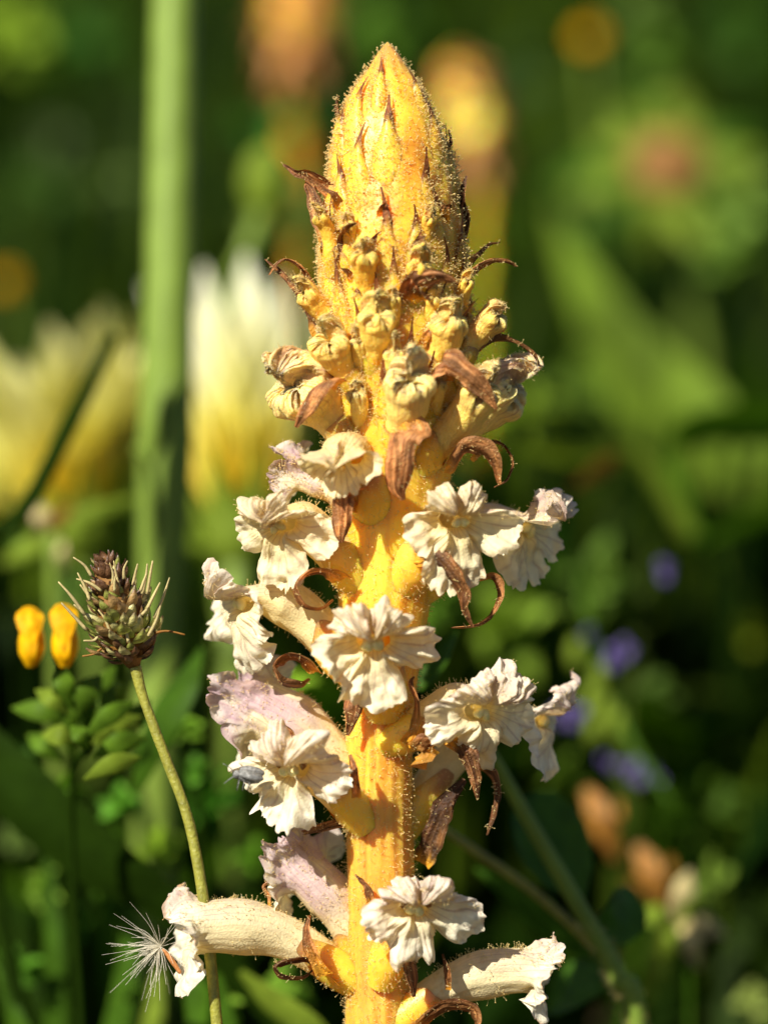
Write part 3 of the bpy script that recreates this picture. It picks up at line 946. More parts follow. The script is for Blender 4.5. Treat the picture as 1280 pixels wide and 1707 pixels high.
flower((612, 1610, .10), (518, 1462, .15), (-.70, .20, .62), up=(.4, -.9, .5), seed=10, sc=.9, lilac=.9, yellow=.12, r1=.36, stig=False, label='flower seen from behind with lilac veined upper lip', lip=(-5, 55, 1.6), pinch=.12, L=(.6, .52, .64), flat=.9)
flower((640, 1625, -.40), (692, 1506, -.85), (.18, -.95, -.12), seed=11, sc=.98, lilac=.35, yellow=0.22, r1=.30, anth=True, brown=.6)
flower((595, 1640, -.10), (345, 1545, -.25), (-.97, -.16, -.08), seed=12, sc=.9, lilac=.38, yellow=.12, r1=.40, brown=.9, lip=(-5, 22, 1.6), pinch=.12, L=(.6, .52, .64), lo=(10, 120, 1.0), flat=.95)
flower((650, 1715, -.15), (872, 1618, -.20), (.96, -.16, .02), seed=13, sc=.85, lilac=.4, yellow=.12, r1=.38, brown=.9, lip=(-5, 18, 1.6), pinch=.12, L=(.6, .52, .64), lo=(10, 110, 1.0), flat=.95)
# half open and closed ones higher up
flower((625, 850, -.45), (572, 752, -.92), (-.15, -.9, -.32), seed=14, r0=.25, sc=.9, lilac=.15, yellow=0.75, r1=.32, lip=(-25, 45, 1.6), pinch=.12, lo=(10, 90, 1.0), L=(.8, .42, .45))
flower((600, 850, -.1), (505, 792, -.05), (-.85, .1, .25), up=(.2, -.9, .5), seed=15, sc=.62, lilac=.9, yellow=.15, r1=.36, stig=False, lip=(0, 60, 1.5), pinch=.12, L=(.6, .52, .64))
SHUT = dict(closed=True, flat=.95, stig=False, name='flower_bud', ruf=.10, fold=.05, hairn=320)
SH = dict(SHUT, L=(.46, .36, .38))
flower((590, 745, -.35), (516, 655, -.45), (-.60, -.62, .35), seed=16, sc=1.0, lilac=.6, yellow=0.65, r1=.38, brown=.6, **SH)
flower((725, 770, -.05), (818, 664, .15), (.75, -.2, .5), seed=17, sc=1.0, lilac=.9, yellow=0.40, r1=.34, **SH)
flower((700, 775, -.45), (790, 672, -.72), (.42, -.6, .7), seed=18, sc=.85, lilac=.3, yellow=0.80, r1=.28, **SH)
flower((668, 745, -.65), (680, 660, -1.05), (.03, -.6, .8), seed=19, sc=.88, lilac=.35, yellow=0.65, r1=.29, **SH)
SB = dict(SHUT, L=(.34, .24, .26), calyx=True, hairn=220)
flower((622, 610, -.70), (628, 545, -.98), (.0, -.55, .85), seed=20, sc=.85, r0=.15, r1=.24, lilac=.1, yellow=0.90, **SB)
flower((718, 620, -.62), (745, 553, -.82), (.2, -.5, .85), seed=21, sc=.85, r0=.15, r1=.24, lilac=.15, yellow=0.85, **SB)
flower((590, 640, -.62), (556, 585, -.80), (-.35, -.6, .72), seed=22, sc=.9, r0=.15, r1=.25, lilac=.2, yellow=0.90, **SB)
flower((610, 500, -.70), (607, 442, -.93), (-.05, -.6, .8), seed=23, sc=.7, r0=.13, r1=.2, lilac=.05, yellow=0.95, **SB)
flower((686, 510, -.70), (698, 455, -.95), (.1, -.6, .8), seed=24, sc=.72, r0=.13, r1=.2, lilac=.05, yellow=0.95, **SB)
flower((555, 545, -.45), (520, 500, -.55), (-.6, -.45, .65), seed=25, sc=.7, r0=.13, r1=.2, lilac=.1, yellow=0.90, **SB)
flower((760, 610, -.25), (812, 540, -.20), (.7, -.3, .65), seed=26, sc=.75, r0=.15, r1=.23, lilac=.5, yellow=0.70, **SB)
flower((555, 440, -.50), (540, 372, -.62), (-.45, -.5, .75), seed=27, sc=.55, r0=.11, r1=.17, lilac=.0, yellow=1.00, **SB)
flower((580, 450, -.62), (582, 385, -.76), (-.2, -.6, .8), seed=28, sc=.5, r0=.11, r1=.17, lilac=.0, yellow=1.00, **SB)
flower((708, 440, -.62), (714, 372, -.78), (.2, -.6, .8), seed=29, sc=.5, r0=.11, r1=.17, lilac=.0, yellow=1.00, **SB)
for k, (x, y, s_, a_) in enumerate(((655, 500, .5, .0), (720, 500, .5, .35), (770, 470, .5, .8), (655, 590, .6, .05), (600, 570, .55, -.3), (760, 590, .6, .6), (540, 600, .6, -.7), (600, 660, .6, -.3), (725, 640, .6, .4))):
    yy = y + 55
    dd = surf_d(x, yy, -.02)
    flower((x, yy, dd + .1), (x + 6 * a_, y + 10, surf_d(x, y, .10)), (.5 * a_, -.45, .85), seed=50 + k, sc=s_ * 1.05, r0=.10, r1=.17, lilac=.05, yellow=.9, **SB)
fr = np.random.default_rng(31)
for k in range(18):
    x, y = 650 + fr.uniform(-112, 112), fr.uniform(345, 690)
    dx = fr.normal(0, 14)
    l_ = fr.uniform(22, 44)
    bract([(x, y, surf_d(x, y, .0)), (x + dx * .4, y - l_ * .5, surf_d(x, y, .09)), (x + dx, y - l_ * .8, surf_d(x, y, .13)), (x + dx * 2, y - l_, surf_d(x, y, .10 + fr.uniform(0, .15)))], [12, 13, 8, 2],
          (.9, -.35 * np.sign(650 - x) * -1, .1), seed=60 + k, tone=fr.uniform(.7, 1.3), name='calyx_tooth', hairn=8, n=14, m=7, yb=.3)
# calyx teeth that curl free beside the tubes
bract([(676, 1240, -.62), (690, 1215, -.72), (695, 1170, -.78), (684, 1140, -.8), (690, 1128, -.78)], [16, 14, 10, 8, 3], (.9, -.3, 0), seed=40, tone=1.3, yb=.3, name='calyx_tooth', hairn=12)
bract([(545, 1625, -.5), (522, 1590, -.62), (512, 1555, -.65), (516, 1526, -.62)], [26, 20, 10, 3], (.8, -.4, .3), seed=41, tone=1.2, yb=.3, name='calyx_tooth', hairn=12)
bract([(748, 1650, -.6), (746, 1620, -.66), (738, 1590, -.64)], [10, 9, 3], (.9, -.3, 0), seed=42, tone=.7, name='calyx_tooth', hairn=6, n=16)
bract([(618, 1505, -.55), (612, 1480, -.6), (592, 1458, -.58)], [16, 13, 3], (.9, -.3, .2), seed=43, tone=.9, name='calyx_tooth', hairn=6, n=16)
bract([(596, 1330, -.8), (592, 1290, -.85), (584, 1258, -.8)], [16, 14, 4], (.9, -.4, 0), seed=44, tone=1.1, name='calyx_tooth', hairn=6, n=16)
bract([(488, 1240, -.45), (486, 1220, -.5), (474, 1208, -.48)], [10, 8, 3], (.9, -.4, 0), seed=45, tone=1.3, name='calyx_tooth', hairn=4, n=12)
bract([(718, 1265, -.65), (700, 1255, -.75), (712, 1240, -.8), (728, 1238, -.75)], [40, 44, 30, 8], (0, -.5, .9), seed=46, tone=.8, yb=.35, name='calyx_tooth', hairn=20)

# ------------------------------------------------------------------ plantain seed head, left
hb = P(228, 1108, -.2)
pl_base = under(P(400, 1900, -.2), .4, .5)
pt = thing('plantain', 'thin olive stalk carrying a spiky brown and green plantain seed head', 'seed head', pl_base)
mk_tube('stem', [P(226, 1112, -.2), P(240, 1165, -.2), P(276, 1262, -.22), P(310, 1352, -.25), P(330, 1440, -.28), P(347, 1560, -.3), P(362, 1707, -.3), P(375, 1850, -.25), pl_base],
        [.075, .06, .062, .065, .066, .068, .07, .075, .08], M['stalk_olive'], pt, n=70, m=14, bump=.006)
sp_ax = norm(P(178, 945, -.2) - P(222, 1105, -.2))
sp_s = norm(np.cross(sp_ax, -VV))
sp_f = np.cross(sp_s, sp_ax)
core_pts = [P(224, 1112, -.2), P(212, 1070, -.2), P(196, 1015, -.2), P(176, 950, -.2), P(168, 932, -.2)]
mk_tube('core', core_pts, [.08, .25, .25, .13, .05], M['brown'], pt, n=24, m=16, bump=.03)
LH = np.linalg.norm(P(176, 940, -.2) - P(222, 1105, -.2))


def seed_scale_mesh(kind):
    n, m = 9, 7
    v = np.linspace(0, 1, n)
    u = np.linspace(-1, 1, m)
    w = .085 * np.sin(np.pi * (.14 + .85 * v ** .8)) ** .9
    Vv = np.stack(np.broadcast_arrays(u[None] * w[:, None], v[:, None] * .30, .07 * np.sin(v[:, None] * 2.6) * (1 - .55 * u[None] ** 2) - .02), -1)
    g = {'green': (.34, .36, .07), 'pale': (.58, .52, .20), 'dark': (.16, .075, .03), 'tan': (.46, .28, .10)}[kind]
    k = np.clip(smooth(.7, 1.0, v)[:, None] * .85 + smooth(.7, 1.0, np.abs(u))[None] * .4, 0, 1)[..., None]
    c = np.array(g) * (1 - k) + np.array([.07, .03, .015]) * k
    return mesh_data('scale', Vv.reshape(-1, 3), grid_faces(m, n), M['scale'], c.reshape(-1, 3))


SCM = {k: seed_scale_mesh(k) for k in ('green', 'pale', 'dark', 'tan')}
from mathutils import Matrix
sr = random.Random(4)
for k in range(230):
    f = (k + .5) / 230
    f = f ** .9
    rad = np.interp(f, [0, .18, .4, .65, .85, 1], [.15, .32, .32, .23, .14, .05])
    a = k * 2.39996
    c0 = P(222, 1105, -.2) + sp_ax * (LH * f)
    out = sp_s * math.sin(a) + sp_f * math.cos(a)
    til = np.interp(f, [0, .3, 1], [.9, .6, .35])
    yv = norm(sp_ax * (1 - til * .45) + out * til * (0.7 + .7 * sr.random()) + .35 * (sp_s * sr.uniform(-1, 1) + sp_f * sr.uniform(-1, 1)))
    zv = norm(out - (out @ yv) * yv)
    xv = np.cross(yv, zv)
    kind = 'dark' if f > .66 and sr.random() < .75 else sr.choice(['green', 'green', 'green', 'pale', 'pale', 'tan', 'dark']) if f > .07 else 'dark'
    s_ = np.interp(f, [0, .5, 1], [.85, .85, .55]) * (.65 + .6 * sr.random())
    o = bpy.data.objects.new('scale', SCM[kind])
    COL.objects.link(o)
    o.parent = pt
    R = Matrix((xv, yv, zv)).transposed().to_4x4()
    o.matrix_local = Matrix.Translation(Vector(c0 + out * rad * sr.uniform(.68, .92) - pl_base)) @ R @ Matrix.Scale(s_, 4)
styles = [((145, 1050), (103, 1005)), ((142, 1025), (98, 970)), ((150, 1000), (130, 955)), ((192, 985), (193, 960)), ((207, 965), (213, 935)),
          ((222, 975), (230, 940)), ((238, 990), (246, 940)), ((246, 990), (255, 935)), ((258, 1030), (283, 963)), ((205, 1060), (201, 1028)),
          ((200, 980), (190, 935)), ((170, 985), (128, 965)), ((165, 1060), (140, 1068)), ((218, 1000), (216, 975)), ((248, 1060), (268, 1010))]
styles += [((sr.uniform(150, 250), y_), (0, 0)) for y_ in (960, 985, 1005, 1025, 1040, 1055, 1070, 975, 1015, 1035)]
for k, (a, b) in enumerate(styles):
    if b == (0, 0):
        b = (a[0] + (a[0] - 205) * .5 + sr.uniform(-12, 6), a[1] - sr.uniform(25, 45))
    e = sr.uniform(-.35, .0)
    pa, pb = P(*a, -.25 + e), P(*b, -.3 + e)
    md = (pa + pb) / 2 + np.array([sr.uniform(-.03, .03), 0, sr.uniform(-.03, .03)])
    mk_tube('style', [pa, md, pb], [.022, .017, .008], M['straw'], pt, n=10, m=6, bump=.004)
mk_tube('filament', [P(258, 1055, -.3), P(280, 1052, -.3), P(308, 1058, -.3)], [.02, .012, .012], M['dry'], pt, n=10, m=6)
mk_tube('filament', [P(170, 1080, -.3), P(158, 1090, -.3), P(138, 1094, -.3)], [.02, .012, .010], M['dry'], pt, n=10, m=6)

# ------------------------------------------------------------------ seed with silky tuft, lower left
sc0 = P(268, 1578, -.25)
sd_t = thing('thistledown', 'white silky seed tuft with a small rusty seed caught beside the lowest left flower', 'seed', sc0)
mk_tube('seed', [P(272, 1582, -.25), P(286, 1600, -.25), P(301, 1622, -.25)], [.018, .035, .022], M['seed'], sd_t, n=12, m=8)
pr = random.Random(9)
parts = []
for k in range(80):
    a = pr.gauss(math.radians(195), 1.25)
    el = pr.gauss(0, .45)
    L = pr.uniform(.25, .62)
    dv = RV * math.cos(a) * math.cos(el) + UV * math.sin(a) * math.cos(el) + VV * math.sin(el)
    bend = RV * pr.uniform(-.22, .22) + UV * pr.uniform(-.28, .12)
    V, F = tube([sc0, sc0 + dv * L * .5 + bend * .3, sc0 + dv * L + bend], [.0036, .0028, .0018], n=8, m=3, caps=False)
    parts.append((V, F))
V, F = join(parts)
tf = mk('tuft', V, F, M['pappus'], sd_t, kind='stuff')

# ------------------------------------------------------------------ insect on a petal
ib = P(412, 1294, -.98)
ins = thing('insect', 'tiny grey insect perched on the left edge of a frilled flower', 'insect', ib)
ax_l = norm(P(388, 1290, -1.0) - P(434, 1299, -.98))
ax_u = norm(np.cross(np.cross(ax_l, C3((0, -.6, .8))), ax_l))
ax_s = np.cross(ax_l, ax_u)
V, F = ico_blob(P(416, 1295, -.98), [ax_s, ax_u, ax_l], (.088, .085, .16), 18, 20)
t_ = (V - P(416, 1295, -.98)) @ ax_l
V = V + ax_u * (.012 * np.abs(np.sin(t_ * 55)))[:, None]
mk('abdomen', V, F, M['insect'], ins)
V, F = ico_blob(P(396, 1291, -1.0), [ax_s, ax_u, ax_l], (.055, .055, .055), 12, 14)
mk('head', V, F, M['insect'], ins)
for s_ in (-1, 1):
    V, F = ico_blob(P(419, 1294, -.99) + ax_s * .05 * s_ + ax_u * .035, [norm(ax_s * s_ + ax_u * .2), ax_u, ax_l], (.055, .055, .15), 12, 14)
    mk('wing', V, F, M['insect'], ins)
mk_tube('antenna', [P(392, 1290, -1.02), P(384, 1280, -1.05), P(372, 1273, -1.08)], [.008, .006, .004], M['insect'], ins, n=8, m=5)
mk_tube('antenna', [P(392, 1293, -1.02), P(383, 1299, -1.05), P(374, 1306, -1.08)], [.008, .006, .004], M['insect'], ins, n=8, m=5)
for k in range(3):
    for s_ in (-1, 1):
        a0 = P(400 + 9 * k, 1294, -.98) + ax_s * .05 * s_
        mk_tube('leg', [a0, a0 + ax_s * .05 * s_ - ax_u * .02, a0 + ax_s * .07 * s_ - ax_u * .12], [.008, .007, .005], M['insect'], ins, n=6, m=5)


# ------------------------------------------------------------------ neighbours: leaves, stalks and flowers
def leaf(pts, widths, wdir, mat, parent, name='leaf', cup=.12, wav=.05, seed=0, n=24, m=9):
    V, F, u, v = ribbon([P(*q) for q in pts], widths, C3(wdir), n=n, m=m, cup=cup, wav=wav, seed=seed)
    return mk(name, V, F, M[mat], parent)


def cm(px, d):
    return px / PX * (D + d) / D


# tall blurred green stalk
b = under(P(262, 1700, 8.5))
gs = thing('green_stalk', 'thick smooth upright green stalk blurred behind the left side', 'plant stalk', b)
mk_tube('stem', [P(292, -120, 9.5), P(288, 200, 9), P(282, 500, 8.6), P(276, 760, 8.5), P(268, 1000, 8.5), P(258, 1300, 8.5), b], [.31, .34, .35, .39, .33, .32, .34], M['stalk'], gs, n=60, m=28, bump=.008)
mk_tube('sheath', [P(248, 790, 8.2), P(262, 700, 8.0), P(288, 620, 8.0)], [.06, .10, .03], M['stalk'], gs, n=20, m=10)
mk_tube('side_stem', [P(244, 1000, 8.4), P(250, 860, 8.1), P(240, 780, 8.0), P(225, 745, 7.9)], [.10, .08, .06, .03], M['stalk'], gs, n=20, m=10)


def composite(label, base_px, d, axis, LL, spread, n, seed, fan=1.0, w=.85, stem_to=None, pale=.5):
    b0 = P(*base_px, d)
    foot = under(b0, *(stem_to or (0, 1.0)))
    t = thing('goatsbeard_flower', label, 'flower', foot, 'pale yellow flower heads behind the stalk')
    ax = C3(axis)
    s1 = norm(np.cross(ax, VV))
    s2 = np.cross(s1, ax)
    rs = random.Random(seed)
    mk_tube('stem', [b0 - ax * .6, b0 - ax * 2.5 - np.array([0, 0, 1]), foot], [.22, .16, .18], M['stalk'], t, n=20, m=10)
    V, F = ico_blob(b0 - ax * .15, [s1, s2, ax], (.55, .55, .75), 14, 18)
    mk('receptacle', V, F, M['leaf_pale'], t)
    for k in range(n):
        a = k * 2.39996 + rs.random() * .3
        op = spread * (.35 + .65 * (k + .5) / n) * (.85 + .3 * rs.random())
        o = s1 * math.cos(a) * fan + s2 * math.sin(a)
        L = LL * (.75 + .35 * rs.random())
        p0 = b0 + o * .25
        p1 = b0 + ax * (L * .45 * math.cos(op * .6)) + o * (.35 + L * .45 * math.sin(op * .7))
        p2 = b0 + ax * (L * math.cos(op)) + o * (.3 + L * math.sin(op))
        sdv = np.cross(norm(p2 - p0), o)
        V, F, u, v = ribbon([p0, p1, p2], [w * .5, w * .85, w, w * .8, w * .45, w * .06], sdv, n=14, m=7, cup=.12, wav=.08, seed=k)
        vv = np.repeat(v, 7)[:, None]
        c = np.array([.80, .62, .03]) * (1 - smooth(0.1, .6, vv)) + np.array([.74, .70, .15]) * smooth(0.1, .6, vv)
        kk = smooth(.4, .95, vv) * pale
        c = c * (1 - kk) + np.array([.84, .84, .66]) * kk
        mk('ray', V, F, M['ligule'], t, c)
    for k in range(9):
        a = k * .698 + .3
        o = s1 * math.cos(a) + s2 * math.sin(a)
        leafV, F, u, v = ribbon([b0 - ax * .7 + o * .3, b0 + ax * .2 + o * .75, b0 + ax * .75 + o * (1.05 + .3 * rs.random())], [.3, .35, .2, .05], np.cross(ax, o), n=12, m=5, cup=.1)
        mk('involucre_leaf', leafV, F, M['leaf_pale'], t)


composite('large pale yellow flower head blurred left of the green stalk', (130, 860), 15, (-.12, .15, 1), 3.3, .74, 34, 3, w=1.25, pale=.3)
composite('pale yellow flower head with whitish upright rays right of the green stalk', (400, 860), 12.2, (.04, .42, 1), 3.7, .42, 32, 5, w=1.05, pale=.85)
composite('low pale yellow flower head cut off by the left edge of the photo', (-5, 890), 17, (-.1, -.5, 1), 2.1, .9, 22, 9, w=1.1, pale=.2)


# distant broomrapes, out of focus
def far_broomrape(label, top, bot, d, wpx, seed, tone):
    p0, p1 = P(*top, d), P(*bot, d)
    foot = under(p1, 0, 1.5)
    t = thing('distant_broomrape', label, 'flower spike', foot, 'out of focus broomrapes behind the main one')
    w = cm(wpx, d) / 2
    ctr = spline([p0, p0 * .5 + p1 * .5, p1, foot], 60)
    rr_ = np.interp(np.linspace(0, 1, 60), [0, .04, .12, .3, .5, .62, 1], [.02, .42 * w, .75 * w, w, w * .85, w * .25, w * .14])
    V, F = tube(ctr[::-1], rr_[::-1], n=60, m=24, bump=.18, seed=seed)
    c = np.array([.92, .58, .05]) * tone * (1 + .5 * fbm(V * 1.5, seed)[:, None])
    k = smooth(.1, .6, fbm(V * 1.1, seed + 2))[:, None]
    c = c * (1 - .7 * k) + np.array([.30, .11, .02]) * .7 * k
    mk('stem', V, clean_quads(V, F), M['spike'], t, np.clip(c, 0, .9))
    rs = random.Random(seed)
    T = norm(p0 - p1)
    for k in range(34):
        f = .15 + .8 * k / 34
        a = k * 2.4
        o = RV * math.sin(a) - VV * math.cos(a)
        cc = p0 * (1 - f) + p1 * f
        rw = np.interp(f * .62, np.linspace(0, 1, 60), rr_)
        V, F, u, v = ribbon([cc + o * rw * .8, cc + o * (rw * 1.05) + T * .3, cc + o * (rw * (1.2 + .4 * rs.random())) + T * (.45 - .9 * f)], [.5, .5, .1], np.cross(T, o), n=10, m=5)
        mk('bract', V, F, M['bract'], t, np.tile(BRN2 * (.6 + .8 * rs.random()), (len(V), 1)))


far_broomrape('orange broomrape spike blurred at the top edge with a brown middle', (500, -70), (497, 165), 34, 112, 3, np.array([.85, .65, .6]))
far_broomrape('yellow broomrape spike blurred just right of the sharp spike', (764, 88), (800, 330), 30, 92, 6, np.array([1.2, 1.2, 1.0]))


# small golden flower, top right
def gold_flower(label, px, d, rad, seed, n=9):
    c = P(*px, d)
    foot = under(c, 0, 2)
    t = thing('golden_flower', label, 'flower', foot)
    mk_tube('stem', [c, c * .6 + foot * .4 + RV * .5, foot], [.12, .12, .12], M['stalk'], t, n=16, m=8)
    rs = random.Random(seed)
    ax = C3((0, -.8, .6))
    s1 = norm(np.cross(ax, UV))
    s2 = np.cross(s1, ax)
    for k in range(n):
        a = k * 6.283 / n + .2
        o = s1 * math.cos(a) + s2 * math.sin(a)
        V, F, u, v = ribbon([c + o * .1, c + o * rad * .6 + ax * .15, c + o * rad], [.2, rad * .7, rad * .7, .15], np.cross(ax, o), n=8, m=5)
        mk('petal', V, F, M['gold'], t)
    V, F = ico_blob(c + ax * .05, [s1, s2, ax], (rad * .3, rad * .3, .2), 8, 12)
    mk('disc', V, F, M['gold'], t)


gold_flower('small golden yellow flower blurred near the top right', (982, 62), 34, .27, 2)
gold_flower('orange yellow flower cut by the left edge above the pale flowers', (10, 470), 30, .25, 4)

# seed head with brown centre and pale green bracts, right
c = P(1112, 285, 30)
foot = under(c, 0, 2)
mg = thing('marigold_seed_head', 'blurred brown centred seed head ringed by pale green leaves', 'seed head', foot)
mk_tube('stem', [c, c * .5 + foot * .5 + RV * 1.0, foot], [.25, .2, .22], M['stalk'], mg, n=16, m=8)
ax = C3((.05, -.85, .5))
s1 = norm(np.cross(ax, UV))
s2 = np.cross(s1, ax)
V, F = ico_blob(c + ax * .2, [s1, s2, ax], (.78, .78, .4), 14, 20)
V = V + (fbm(V * 4, 3) * .1)[:, None] * ax
mk('disc', V, F, M['brown'], mg)
rs = random.Random(8)
for k in range(14):
    a = k * 6.283 / 14 + rs.uniform(-.15, .15)
    o = s1 * math.cos(a) + s2 * math.sin(a)
    L = rs.uniform(1.6, 2.4)
    V, F, u, v = ribbon([c + o * .4, c + o * L * .6 + ax * .3, c + o * L + ax * rs.uniform(-.4, .3)], [.5, .8, .7, .15], np.cross(ax, o), n=10, m=5, wav=.1, seed=k)
    mk('sepal', V, F, M['leaf_pale'] if k % 3 else M['leaf_mid'], mg)


# broad leaves on the right
b = under(P(1150, 900, 14))
rl = thing('arching_leaf', 'broad arching green leaf blurred right of the spike', 'leaf plant', b)
leaf([(915, 350, 24), (970, 480, 23), (1040, 600, 22), (1120, 690, 21), (1220, 760, 20), (1340, 800, 19)], [.15, .9, 1.5, 1.9, 1.5, 1.0], (.65, -.5, .6), 'leaf_arch', rl, cup=.08)
leaf([(1400, 690, 15), (1270, 700, 14.5), (1170, 705, 14), (1110, 760, 14), (1150, 900, 14)], [.5, .9, .8, .7, .5], (.1, -.7, .7), 'leaf_mid', rl)
leaf([(1340, 800, 19), (1240, 860, 17), (1150, 900, 14)], [1.0, .6, .4], (.5, -.5, .6), 'leaf_mid', rl)
leaf([(860, 745, 12), (950, 760, 13), (1060, 770, 13.5), (1150, 900, 14)], [.1, .35, .4, .4], (0, -.7, .7), 'leaf_pale', rl)
b = under(P(990, 900, 12))
dl = thing('dry_leaf', 'single rusty dry leaf pointing up right of the topmost open flowers', 'dry leaf', b)
leaf([(1030, 755, 11.5), (990, 780, 11.5), (950, 815, 11.5)], [.12, .5, .45, .1], (.4, -.6, .7), 'dry', dl, name='blade')
mk_tube('stem', [P(950, 815, 11.5), P(960, 900, 12), b], [.03, .03, .04], M['leaf_dark'], dl, n=12, m=6)

# violet flower spike, right
b = under(P(1010, 1500, 11))
vi = thing('violet_flower_spike', 'blurred violet flower spike on a grey green stem at right', 'flower spike', b)
mk_tube('stem', [P(1120, 1340, 10), P(1060, 1250, 10.5), P(1010, 1140, 11), P(980, 1020, 11), P(970, 940, 11)], [.05, .06, .06, .05, .03], M['leaf_mid'], vi, n=24, m=8)
mk_tube('stem', [P(1120, 1340, 10), P(1090, 1450, 11), b], [.05, .06, .08], M['leaf_mid'], vi, n=16, m=8)
rs = random.Random(3)
for (x, y, r) in ((1032, 1098, 30), (1040, 1085, 22), (950, 1190, 30), (965, 1178, 22), (1068, 1288, 26), (1050, 1275, 20), (1015, 1270, 18), (1100, 955, 24), (985, 1060, 16), (1095, 1295, 16)):
    c = P(x, y, 10.5 + rs.uniform(-.5, .5))
    o = norm(c - P(1015, 1160, 11))
    for k in range(4):
        a = rs.uniform(0, 6.28)
        w = RV * math.cos(a) + UV * math.sin(a)
        rc = cm(r, 11)
        V, F, u, v = ribbon([c, c + w * rc * .6 - VV * .1, c + w * rc], [rc * .4, rc * .8, rc * .2], np.cross(w, VV) + UV * .2, n=8, m=5, cup=.2)
        mk('petal', V, F, M['violet'], vi)
for (x, y) in ((990, 1220), (985, 1165), (1010, 1185), (1000, 1130), (960, 1090), (1030, 1210)):
    c = P(x, y, 10.8)
    V, F = ico_blob(c, [RV, VV, UV], (.13, .13, .24), 9, 12)
    mk('calyx', V, F, M['leaf_pale'], vi)

# herb with dark round leaves, lower right
b = under(P(1110, 1850, 3))
he = thing('round_leaved_herb', 'green herb with dark round leaves and a hairy stem at lower right', 'leafy plant', b)
mk_tube('stem', [P(790, 1200, 2.4), P(845, 1305, 2.6), P(905, 1410, 2.7), P(975, 1530, 2.8), P(1030, 1630, 2.9), P(1062, 1720, 3), b], [.05, .085, .10, .115, .125, .14, .15], M['stalk'], he, n=50, m=14, bump=.006)
mk_tube('stem', [P(735, 1380, 2.9), P(800, 1425, 3.0), P(880, 1480, 3.1), P(960, 1550, 3.1), P(1010, 1600, 3)], [.05, .06, .06, .06, .05], M['stalk_olive'], he, n=40, m=10)
RW = [.12, .75, 1.02, 1.08, .95, .6, .08]
leaf([(965, 1500, 3.2), (915, 1400, 3.5), (910, 1318, 3.9)], [.15, .7, .95, 1.0, .95, .75, .2], (.9, .3, .2), 'leaf_round', he, seed=1, wav=.08)
leaf([(985, 1560, 3.2), (1035, 1530, 3.4), (1052, 1480, 3.8)], [.2, .5, .6, .62, .5, .12], (.8, .4, -.5), 'leaf_round', he, seed=2)
leaf([(1000, 1600, 3.3), (900, 1540, 4.0), (790, 1450, 4.5)], [.2, .8, 1.05, .95, .6, .1], (.5, .3, -.8), 'leaf_round', he, seed=3)
leaf([(1020, 1640, 3.3), (940, 1660, 3.8), (880, 1740, 4.0)], [.2, .8, 1.0, .9, .3], (.5, .3, .7), 'leaf_round', he, seed=4)
leaf([(700, 1150, 2.2), (735, 1100, 2.3), (760, 1050, 2.6)], [.1, .35, .36, .28, .05], (.8, -.3, .4), 'leaf_mid', he, seed=5)
# fine hairs on that stem
Vt, Ft = tube([P(975, 1530, 2.8), P(1030, 1630, 2.9), P(1062, 1720, 3)], [.115, .125, .14], n=20, m=12, caps=False)
p, nn = sample_surface(Vt, Ft, 260, hr)
hairs('stem_hair', p, nn, .09, hr, he, ball=False, r=.003)

# dry star shaped calyx and dry leaves, far lower right
b = under(P(1140, 1750, 8))
st = thing('dry_star_calyx', 'pale straw star shaped dry calyx at the lower right', 'dry flower', b)
c = P(1128, 1545, 7.5)
mk_tube('stem', [c, P(1150, 1660, 7.8), b], [.04, .04, .05], M['leaf_mid'], st, n=14, m=8)
for k, (x, y) in enumerate(((1060, 1520), (1150, 1450), (1200, 1500), (1165, 1615), (1100, 1600), (1210, 1560))):
    leaf([(1128, 1545, 7.5), ((1128 + x) / 2, (1545 + y) / 2 - 8, 7.2), (x, y, 7.6)], [.2, .36, .3, .04], (-(y - 1545), -.5, -(x - 1128)) if False else ((y - 1545) / 80, -.4, (x - 1128) / 80), 'straw' if k % 2 else 'leaf_pale', st, name='sepal', seed=k)
for k, (x, y, lab) in enumerate(((1000, 1365, 'orange brown withered leaf beside the dark round leaf'), (1085, 1460, 'amber withered leaf above the straw star calyx'))):
    d = 9.5
    b = under(P(x + 30, y + 200, d))
    t = thing('withered_leaf', lab, 'dry leaf', b)
    leaf([(x - 25, y - 50, d), (x, y, d - .3), (x + 25, y + 70, d)], [.15, .4, .36, .1], (.8, -.5, .2), 'dry', t, name='blade', seed=k, wav=.2)
    leaf([(x + 30, y - 30, d + .5), (x + 18, y + 20, d), (x + 25, y + 70, d)], [.08, .34, .3, .1], (.5, -.7, .4), 'dry', t, name='blade', seed=k + 5, wav=.2)
    leaf([(x - 45, y + 10, d + .4), (x - 8, y + 30, d), (x + 25, y + 70, d)], [.08, .3, .3, .1], (-.3, -.7, .6), 'dry', t, name='blade', seed=k + 9, wav=.2)
    mk_tube('stem', [P(x + 25, y + 70, d), P(x + 30, y + 140, d), b], [.03, .03, .04], M['leaf_dark'], t, n=10, m=6)

# yellow trefoil, left
b = under(P(120, 1700, 2.2), .3, .6)
tr = thing('yellow_trefoil', 'two golden pea flowers above green trefoil leaves at the left edge', 'wildflower', b)
mk_tube('stem', [P(90, 1085, 1.9), P(110, 1150, 2.1), P(150, 1240, 2.3), P(120, 1400, 3.5), b], [.035, .04, .045, .05, .06], M['leaf_dark'], tr, n=30, m=10)


